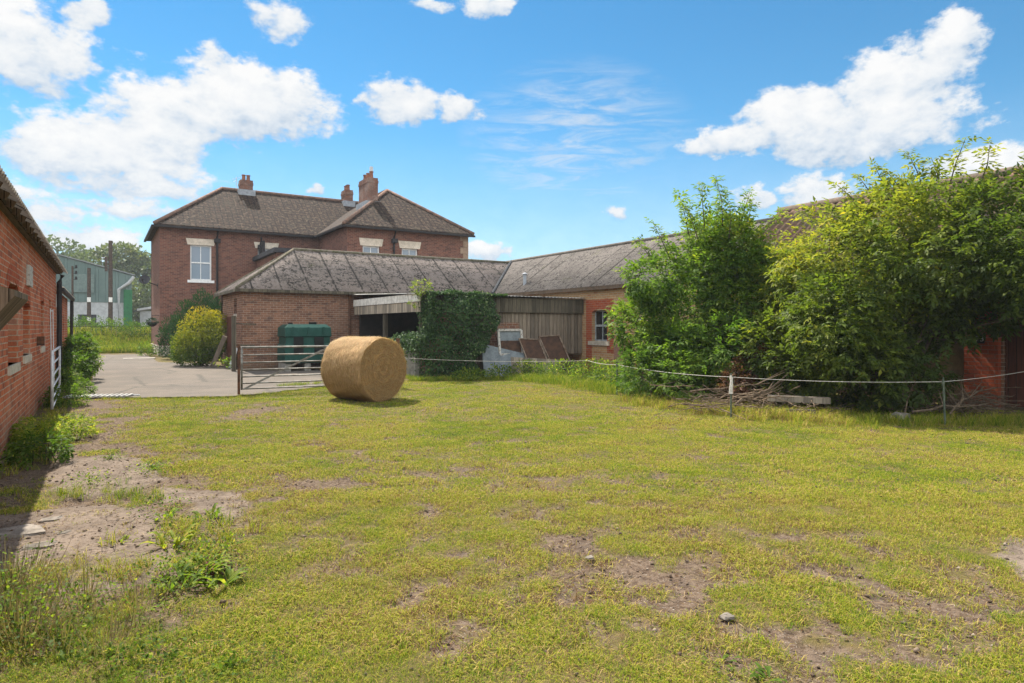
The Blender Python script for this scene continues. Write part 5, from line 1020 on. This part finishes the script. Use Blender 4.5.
# ------------------------------------------------------------------ wood, rubble and sticks by the fence
T = thing('old_beam', 'old grey wooden beam lying at the foot of the yellowing tree', 'beam', W(798, 12.2, .2)); a, b = W(768, 12.2, .27), W(830, 11.9, .25); MB().bar(a, b, .14, .11).build('beam', WOODP, T)
T = thing('dark_rail', 'dark timber rail low in the dry grass under the old beam', 'rail', W(800, 11.6, .1)); MB().bar(W(786, 11.6, .10), W(815, 11.5, .10), .10, .07).build('rail', WOODD, T)
def rock(lab, px, py, s, seed, name='stone', sq=.6):
    b = G(px, py); r_ = random.Random(seed); bm_ = MB(); n1_, n2_ = 9, 6
    def pt(i, j): th = math.pi * i / n2_; ph = 2 * math.pi * j / n1_; k = 1 + .22 * math.sin(3 * ph + seed) * math.sin(th) + .1 * math.sin(5 * th + ph * 2 + seed); sg = lambda q: math.copysign(abs(q) ** .6, q); return Vector((b.x + s * k * sg(math.sin(th)) * sg(math.cos(ph)), b.y + s * .75 * k * sg(math.sin(th)) * sg(math.sin(ph)), s * sq * (k * sg(math.cos(th)) + .6)))
    for i in range(n2_):
        for j in range(n1_):
            q = [pt(i, j), pt(i + 1, j), pt(i + 1, j + 1), pt(i, j + 1)]
            bm_.face(q if 0 < i < n2_ - 1 else ([q[0], q[1], q[2]] if i == 0 else [q[0], q[1], q[3]]))
    return tag(bm_.build(name, ROCK), lab, 'stone', 'loose stones')
rock('square grey stone block under the right end of the tangled trees', 900, 421, .15, 3, sq=.6)
rock('pale flat stone in the worn gravel patch of the grass', 727, 618, .04, 5, sq=.3)
rock('small pale stone at the top of the worn gravel patch', 590, 558, .03, 6, sq=.25)
for k, (px, py, s_, lab) in enumerate(((12, 535, .22, 'broad flat slab of broken concrete at the left edge'), (40, 548, .10, 'small broken slab right of the big flat one'), (50, 521, .08, 'thin broken slab behind the big flat one'), (62, 534, .06, 'little broken chunk on the concrete patch'), (70, 440, .12, 'grey kerb stone below the yellow flowered weed'), (55, 566, .06, 'dark chunk of rubble on the concrete slab'))): rock(lab, px, py, s_, 10 + k, 'broken_slab', .10 if s_ > .15 else .2)
T = thing('drain_bars', 'broken iron drain bars half hidden by the arching weed', 'grate', G(212, 575)); b = G(212, 575); mb = MB()
for k in range(4): mb.bar(b + Vector((k * .045 - .05, -.04, .02)), b + Vector((k * .045 - .01, .12, .05)), .018)
mb.build('bars', RUST, T)
def branch(lab, a, b, r_, seed, side=4):
    rs_ = random.Random(seed); a, b = Vector(a), Vector(b); mb = MB(); mids = [a.lerp(b, k / 5) + Vector((rs_.uniform(-.05, .05), rs_.uniform(-.05, .05), rs_.uniform(-.03, .06))) * (0 < k < 5) for k in range(6)]; mb.tube(mids, [r_ * (1 - .14 * k) for k in range(6)], 6)
    for k in range(side): o = mids[rs_.randint(1, 4)]; mb.tube([o, o + (b - a) * rs_.uniform(.12, .3) + Vector((rs_.uniform(-.25, .25), rs_.uniform(-.25, .25), rs_.uniform(-.05, .3)))], [r_ * .5, r_ * .15], 5)
    return tag(mb.build('fallen_branch', TWIGM), lab, 'branch', 'cut branches under the trees')
branch('long pale cut branch sticking out left over the pile', W(690, 12.6, .35), W(770, 12.2, .55), .022, 1); branch('thick cut branch leaning up at the white insulator post', W(735, 12.0, .15), W(790, 12.4, .62), .03, 2); branch('low bare branch along the dry grass beside the beam', W(700, 12.2, .12), W(765, 12.0, .25), .02, 3)
branch('bare grey branch lying across the foot of the leaning post', W(912, 10.9, .18), W(990, 11.3, .28), .02, 4); branch('forked bare branch rising behind the leaning post', W(950, 11.2, .1), W(985, 11.6, .55), .018, 5, 6); branch('dead upright stem inside the right end of the tangled trees', W(905, 11.3, .1), W(903, 11.6, .85), .015, 6)
rs = np.random.RandomState(91); mb = MB()
for k in range(520):
    px = rs.choice([rs.normal(740, 38), rs.normal(965, 26), rs.uniform(690, 1010)]); f_ = rs.uniform(11.5, 13.2); c = W(px, f_, abs(rs.normal(.12, .16))); dd = Vector(rs.normal(0, 1, 3)) * rs.uniform(.15, .5); dd.z *= .35
    if c.z + dd.z < .02: dd.z = abs(dd.z)
    mb.tube([c - dd * .5 + Vector((0, 0, .02)), c + Vector(rs.normal(0, .03, 3)), c + dd * .5], [rs.uniform(.005, .011)] * 2 + [.003], 4)
tag(mb.build('brush_pile', TWIGM), 'tangle of dry twigs and brash along the foot of the trees', 'brushwood', kind='stuff')

# ------------------------------------------------------------------ grass
def tuft(name, n, h, spread, w_, seed, lean=.6):
    rs = np.random.RandomState(seed); V, F, T = [], [], []
    for k in range(n):
        a, rr = rs.uniform(0, 6.28), spread * math.sqrt(rs.uniform()); b = np.array([math.cos(a) * rr, math.sin(a) * rr, -.005]); da = rs.uniform(0, 6.28); d = np.array([math.cos(da), math.sin(da), 0]); s = np.array([-d[1], d[0], 0]) * w_ * rs.uniform(.6, 1.3) / 2
        hh = h * rs.uniform(.45, 1.2); l = lean * rs.uniform(.3, 1.5); m1 = b + d * hh * l * .45 + np.array([0, 0, hh * .6]); tip = b + d * hh * l * 1.25 + np.array([0, 0, hh * max(.25, 1 - .35 * l)])
        i = len(V); V += [b - s, b + s, m1 + s * .8, m1 - s * .8, tip]; F += [[i, i + 1, i + 2, i + 3], [i + 3, i + 2, i + 4, i + 4]]; T += [rs.uniform(), 0]; T[-1] = T[-2]
    me = bpy.data.meshes.new(name); me.from_pydata([tuple(v) for v in V], [], [tuple(f) if f[2] != f[3] else tuple(f[:3]) for f in F]); at = me.attributes.new('tint', 'FLOAT', 'FACE'); at.data.foreach_set('value', np.array(T, 'f')); me.materials.append(GRASSM); return me
def scatter(name, P, rot, scl, tint, meshes, pick):
    """one stuff object: points carrying instances of tuft meshes (geometry nodes)"""
    me = bpy.data.meshes.new(name); me.vertices.add(len(P)); me.vertices.foreach_set('co', P.astype('f').ravel())
    for nm, ar in (('rot', rot), ('scl', scl), ('tint', tint)): a = me.attributes.new(nm, 'FLOAT', 'POINT'); a.data.foreach_set('value', ar.astype('f'))
    a = me.attributes.new('pick', 'INT', 'POINT'); a.data.foreach_set('value', pick.astype('i')); o = link(name, me); tag(o, kind='stuff')
    ng = bpy.data.node_groups.new(name, 'GeometryNodeTree'); ng.interface.new_socket('Geometry', in_out='INPUT', socket_type='NodeSocketGeometry'); ng.interface.new_socket('Geometry', in_out='OUTPUT', socket_type='NodeSocketGeometry')
    g = NT(ng); gi, go = g.new('NodeGroupInput'), g.new('NodeGroupOutput')
    def na(nm, ty='FLOAT'): n = g.new('GeometryNodeInputNamedAttribute', data_type=ty); n.inputs[0].default_value = nm; return n.outputs[0]
    g2i = g.new('GeometryNodeGeometryToInstance')
    for msh in reversed(meshes):
        ho = bpy.data.objects.new(msh.name, msh); SRC.objects.link(ho); oi = g.new('GeometryNodeObjectInfo'); oi.inputs['Object'].default_value = ho; g.l.new(oi.outputs['Geometry'], g2i.inputs[0])
    iop = g.new('GeometryNodeInstanceOnPoints'); g.l.new(gi.outputs[0], iop.inputs['Points']); g.l.new(g2i.outputs[0], iop.inputs['Instance']); iop.inputs['Pick Instance'].default_value = True
    g.l.new(na('pick', 'INT'), iop.inputs['Instance Index']); cx = g.new('ShaderNodeCombineXYZ'); g.l.new(na('rot'), cx.inputs[2]); e2r = g.new('FunctionNodeEulerToRotation'); g.l.new(cx.outputs[0], e2r.inputs[0]); g.l.new(e2r.outputs[0], iop.inputs['Rotation'])
    g.l.new(na('scl'), iop.inputs['Scale']); g.l.new(iop.outputs[0], go.inputs[0]); md = o.modifiers.new('scatter', 'NODES'); md.node_group = ng; return o
SRC = bpy.data.collections.new('tuft_sources')          # not linked to the scene: only read by the scatter
from bisect import bisect
def ground_z(x, y):
    i = np.clip(np.searchsorted(gx, x) - 1, 0, len(gx) - 2); j = np.clip(np.searchsorted(gy, y) - 1, 0, len(gy) - 2)
    u = (x - gx[i]) / (gx[i + 1] - gx[i]); v = (y - gy[j]) / (gy[j + 1] - gy[j])
    return ZZ[i, j] * (1 - u) * (1 - v) + ZZ[i + 1, j] * u * (1 - v) + ZZ[i, j + 1] * (1 - u) * v + ZZ[i + 1, j + 1] * u * v
shorts = [tuft('short_tuft', 40, .034, .085, .0027, 800 + k, .9) for k in range(4)] + [tuft('flat_tuft', 34, .022, .095, .0029, 810 + k, 1.5) for k in range(3)]
mids = [tuft('mid_tuft', 44, .034, .14, .0052, 820 + k, 1.0) for k in range(4)]
longs = [tuft('long_tuft', 26, .20, .09, .006, 830 + k, .8) for k in range(4)]
def lawn(n, f0, f1, seed, meshes, smin, smax, name):
    rs = np.random.RandomState(seed); f = np.sqrt(rs.uniform(f0 ** 2, f1 ** 2, n)); r = rs.uniform(-1.0, 1.0, n) * f; x = r * CY + f * SY; y = -r * SY + f * CY
    bare, conc, drv, n_a, n_b = ground_masks(x, y); q3 = fbm(x * 11, y * 11, s=83, o=3); keep = rs.uniform(0, 1, n) > np.maximum(np.maximum(bare ** .8 * np.where(f > 6, 1.0, .985), np.clip((.49 - q3) * 8, 0, .93)), np.maximum(conc * .985, drv)); keep &= (x > -.98) & (x < 14.7) & (y < 19.5)
    x, y, n_a, n_b, f, bare = x[keep], y[keep], n_a[keep], n_b[keep], f[keep], bare[keep]; k = len(x); gn = fbm(x * .8, y * .8, s=77, o=4); g2 = fbm(x * 3.2, y * 3.2, s=79, o=3)
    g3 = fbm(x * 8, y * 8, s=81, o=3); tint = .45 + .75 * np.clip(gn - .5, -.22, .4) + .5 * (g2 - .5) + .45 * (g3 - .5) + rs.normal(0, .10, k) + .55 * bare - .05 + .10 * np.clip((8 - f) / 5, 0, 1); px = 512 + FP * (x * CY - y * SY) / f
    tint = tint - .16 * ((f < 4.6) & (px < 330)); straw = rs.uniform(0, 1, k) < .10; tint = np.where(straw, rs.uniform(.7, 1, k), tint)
    scl = rs.uniform(smin, smax, k) * np.clip(.45 + .9 * g2 + .6 * (g3 - .5), .5, 1.35); P = np.stack([x, y, ground_z(x, y)], 1); return scatter(name, P, rs.uniform(0, 6.28, k), scl, np.clip(tint, 0, 1), meshes, rs.randint(0, len(meshes), k))
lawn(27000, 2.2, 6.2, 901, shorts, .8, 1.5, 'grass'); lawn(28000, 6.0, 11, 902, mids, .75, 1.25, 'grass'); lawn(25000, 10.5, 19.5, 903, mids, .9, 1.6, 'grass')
# rough long grass: fence line, foot of walls, left corner and bank
rs = np.random.RandomState(910); P, S, Tn = [], [], []
def strip(pts, n, wd_, s0, s1, t0):
    pts = [Vector(p) for p in pts]
    for a, b in zip(pts[:-1], pts[1:]):
        k = int(n * (b - a).length); s = rs.uniform(0, 1, k); d = (b - a).normalized(); v = Vector((-d.y, d.x, 0)); o = rs.normal(0, wd_ * .5, k)
        for q, o_ in zip(s, o): c = a.lerp(b, q) + v * o_; P.append((c.x, c.y, float(ground_z(np.array([c.x]), np.array([c.y]))[0]))); S.append(rs.uniform(s0, s1)); Tn.append(t0 + rs.normal(0, .13))
strip([W(520, 20.0), W(600, 18.3), W(640, 15.6)], 150, .9, .6, 1.5, .22); strip([W(408, 19.3), W(520, 19.8)], 60, .3, .5, 1.2, .25)
strip([W(640, 14.6), W(700, 12.9), W(740, 11.9), W(850, 11.1)], 150, .8, .4, 1.2, .66); strip([W(685, 12.6), W(740, 12.2), W(800, 11.7)], 90, .5, .4, 1.1, .6); strip([W(850, 11.0), W(945, 10.8), W(1040, 10.9)], 70, .6, .5, 1.1, .38)
strip([(-.85, 8.5, 0), (-.8, 13, 0), (-.7, 17, 0)], 16, .3, .3, .9, .55); strip([W(-20, 3.9), W(60, 3.75), W(130, 3.6)], 110, .6, .2, .6, .78); strip([W(60, 4.25), W(200, 4.1)], 50, .2, .25, .55, .6); strip([W(60, 6.3), W(160, 6.0)], 45, .25, .3, .6, .3)
strip([W(160, 5.2), W(240, 4.9)], 60, .4, .3, .8, .45); strip([(4.0, 18.0, 0), (6.8, 19.2, 0)], 40, .3, .4, .9, .25); strip([(.0, 17.1, 0), (1.5, 16.35, 0), (2.4, 15.98, 0), (4.2, 16.7, 0), (6.4, 18.2, 0)], 50, .12, .2, .5, .4); strip([(8.2, 18.6, 0), (8.2, 21, 0)], 40, .2, .5, 1.0, .3)
for k in range(5200):
    x, y = rs.uniform(-10, 5), rs.uniform(45.9, 56); P.append((x, y, float(bank_z(np.array([x]), np.array([y]))[0]))); S.append(rs.uniform(1.6, 3.4)); Tn.append(.28 + .05 * (y - 47) / 8 + rs.normal(0, .1) + (.1 if y > 50 else 0))
P = np.array(P); k = len(P); scatter('long_grass', P, rs.uniform(0, 6.28, k), np.array(S), np.clip(Tn, 0, 1), longs, rs.randint(0, 4, k))
# nettles and leafy weeds along the fence line (too many to count)
rs = np.random.RandomState(920); cl = []
for (px, f_, s_) in ((525, 20.3, .35), (545, 20.1, .3), (565, 19.9, .35), (590, 18.8, .4), (605, 18.0, .42), (625, 17.0, .45), (640, 16.3, .5), (500, 20.2, .25), (470, 19.6, .2)): c = W(px, f_, s_ * .7); cl.append((c.x, c.y, c.z, .55, .5, s_))
p, d_, _, _ = clump_points(cl, 6500, rs, .35, .36, 2, 15); V, F = leaves(p, d_ + rs.normal(0, .5, d_.shape), d_ + [0, 0, .8], rs.uniform(.05, .11, len(p)), .04); o = np_mesh('nettles', V, F, LF_WEED, None, np.clip(rs.normal(.5, .22, len(p)), 0, 1)); tag(o, 'band of nettles and weeds below the lean-to', 'weeds', kind='stuff')
# leaf litter, clods and pebbles on the worn ground
rs = np.random.RandomState(930); n = 9000; f = np.sqrt(rs.uniform(2.5 ** 2, 11 ** 2, n)); r = rs.uniform(-.86, .86, n) * f; x, y = r * CY + f * SY, -r * SY + f * CY; bare, conc, drv, _, _ = ground_masks(x, y); ok = (rs.uniform(0, 1, n) < np.maximum(bare, conc * .5)) & (x > -1) & (x < 14.7); x, y = x[ok], y[ok]; k = len(x); z = ground_z(x, y)
s = rs.gamma(2, .0028, k) + .003; O = np.array([[1, 0, 0], [-1, 0, 0], [0, 1, 0], [0, -1, 0], [0, 0, .8], [0, 0, -.5]]); Fo = np.array([[0, 2, 4], [2, 1, 4], [1, 3, 4], [3, 0, 4], [2, 0, 5], [1, 2, 5], [3, 1, 5], [0, 3, 5]])
V = np.stack([x, y, z + s * .3], 1)[:, None, :] + O[None] * s[:, None, None] * rs.uniform(.6, 1.4, (k, 6, 1)); F = (Fo[None] + (np.arange(k) * 6)[:, None, None]).reshape(-1, 3)
n3_ = 9000; f = np.sqrt(rs.uniform(2.5 ** 2, 13 ** 2, n3_)); r = rs.uniform(-.86, .86, n3_) * f; x, y = r * CY + f * SY, -r * SY + f * CY; g = fbm(x * 1.3, y * 1.3, s=91, o=4); _, cn, dr, _, _ = ground_masks(x, y); ok = (rs.uniform(0, 1, n3_) < np.clip((g - .46) * 5, .02, .8)) & (x > -.9) & (x < 14) & (dr < .5); x, y = x[ok], y[ok]; k2 = len(x); z = ground_z(x, y)
s2 = rs.gamma(2, .0026, k2) + .003; V2 = np.stack([x, y, z + s2 * .55], 1)[:, None, :] + O[None] * s2[:, None, None] * rs.uniform(.5, 1.5, (k2, 6, 1)); F2 = (Fo[None] + (np.arange(k2) * 6)[:, None, None]).reshape(-1, 3) + V.shape[0] * 6
V = np.concatenate([V, V2]); F = np.concatenate([F, F2]); tq = np.concatenate([np.repeat(rs.uniform(0, .72, k), 8), np.repeat(rs.uniform(0, .30, k2), 8)])
m, t = mat('pebble'); a = t.new('ShaderNodeAttribute', attribute_name='tint').outputs['Fac']; fin(t, t.ramp(a, [(0, (.07, .05, .04)), (.6, (.20, .15, .11)), (1, (.42, .38, .33))]), .9)
o = np_mesh('gravel', V.reshape(-1, 3), F, m, None, tq); tag(o, kind='stuff')

rs = np.random.RandomState(940); n = 30000; f = np.sqrt(rs.uniform(2.6 ** 2, 13 ** 2, n)); r = rs.uniform(-.86, .86, n) * f; x, y = r * CY + f * SY, -r * SY + f * CY; bare, conc, drv, na_, nb_ = ground_masks(x, y)
ok = (rs.uniform(0, 1, n) < np.maximum(.30, np.maximum(bare, conc * .55)) * (nb_ > .40)) & (x > -1) & (x < 14.7) & (drv < .5); x, y = x[ok], y[ok]; k = len(x); z = ground_z(x, y) + .006 + rs.uniform(0, .018, k); a = rs.uniform(0, 6.28, k)
st = rs.uniform(0, 1, k) < .6; L_ = np.where(st, rs.uniform(.03, .10, k), rs.uniform(.015, .035, k)); V, F = leaves(np.stack([x, y, z], 1), np.stack([np.cos(a), np.sin(a), rs.normal(.05, .12, k)], 1), np.stack([rs.normal(0, .3, k), rs.normal(0, .3, k), np.ones(k)], 1), L_, np.where(st, .0035, L_ * .6), .15)
LITM = m_leaf('dead_litter', [(0, (.035, .024, .016)), (.35, (.10, .06, .035)), (.7, (.24, .17, .09)), (1, (.42, .32, .18))], .15, .8, .05); o = np_mesh('litter', V, F, LITM, None, np.clip(np.where(st, rs.normal(.72, .2, k), rs.normal(.25, .2, k)), 0, 1)); tag(o, kind='stuff')
rs = np.random.RandomState(950); cl = []
for (px, f_, s_, h_) in ((-20, 3.5, .35, .22), (20, 3.35, .3, .2), (60, 3.25, .3, .12), (10, 3.9, .3, .25), (110, 3.15, .25, .08), (170, 3.1, .3, .06), (230, 3.05, .25, .06), (85, 3.7, .25, .14), (140, 3.6, .25, .1), (200, 4.3, .3, .14), (185, 4.9, .25, .12), (225, 4.6, .2, .1), (160, 5.6, .25, .12), (165, 4.0, .3, .12), (-10, 7.2, .3, .2), (30, 8.0, .3, .18), (90, 6.6, .25, .12), (150, 7.0, .25, .14), (110, 7.8, .2, .1)): c = W(px, f_, h_ * .4); cl.append((c.x, c.y, c.z, s_, s_, h_))
p, d_, _, _ = clump_points(cl, 5200, rs, .5, .40, 5, 25, zmin=.01); V, F = leaves(p, d_ + rs.normal(0, .6, d_.shape), d_ * .4 + [0, 0, 1.] + rs.normal(0, .3, d_.shape), rs.uniform(.012, .032, len(p)), rs.uniform(.010, .022, len(p))); o = np_mesh('ground_cover', V, F, LF_WEED, None, np.clip(rs.normal(.5, .2, len(p)) + .5 * (fbm(p[:, 0] * 3, p[:, 1] * 3, s=8) - .5), 0, 1)); tag(o, kind='stuff')
p, d_, _, _ = clump_points(cl[:5] + cl[:2] + cl[3:4] + cl[7:9], 1500, rs, .6, .2, 5, 26, zmin=.01); p[:, 2] *= .4; V, F = leaves(p, d_ * .7 + [0, 0, .8], d_, rs.uniform(.08, .24, len(p)), .0045); o = np_mesh('dry_stalks', V, F, LF_DRY, None, rs.uniform(0, 1, len(p))); tag(o, kind='stuff')

# ------------------------------------------------------------------ air
m = bpy.data.materials.new('air'); m.use_nodes = True; t = NT(m.node_tree); t.n.clear(); out = t.new('ShaderNodeOutputMaterial'); vol = t.new('ShaderNodeVolumePrincipled'); vol.inputs['Color'].default_value = (.86, .92, 1, 1); vol.inputs['Density'].default_value = .0005; vol.inputs['Anisotropy'].default_value = 0
t.l.new(vol.outputs[0], out.inputs['Volume'])
hz = MB().box(-160, 160, -60, 230, -1.2, 24).build('haze', m); tag(hz, kind='stuff')
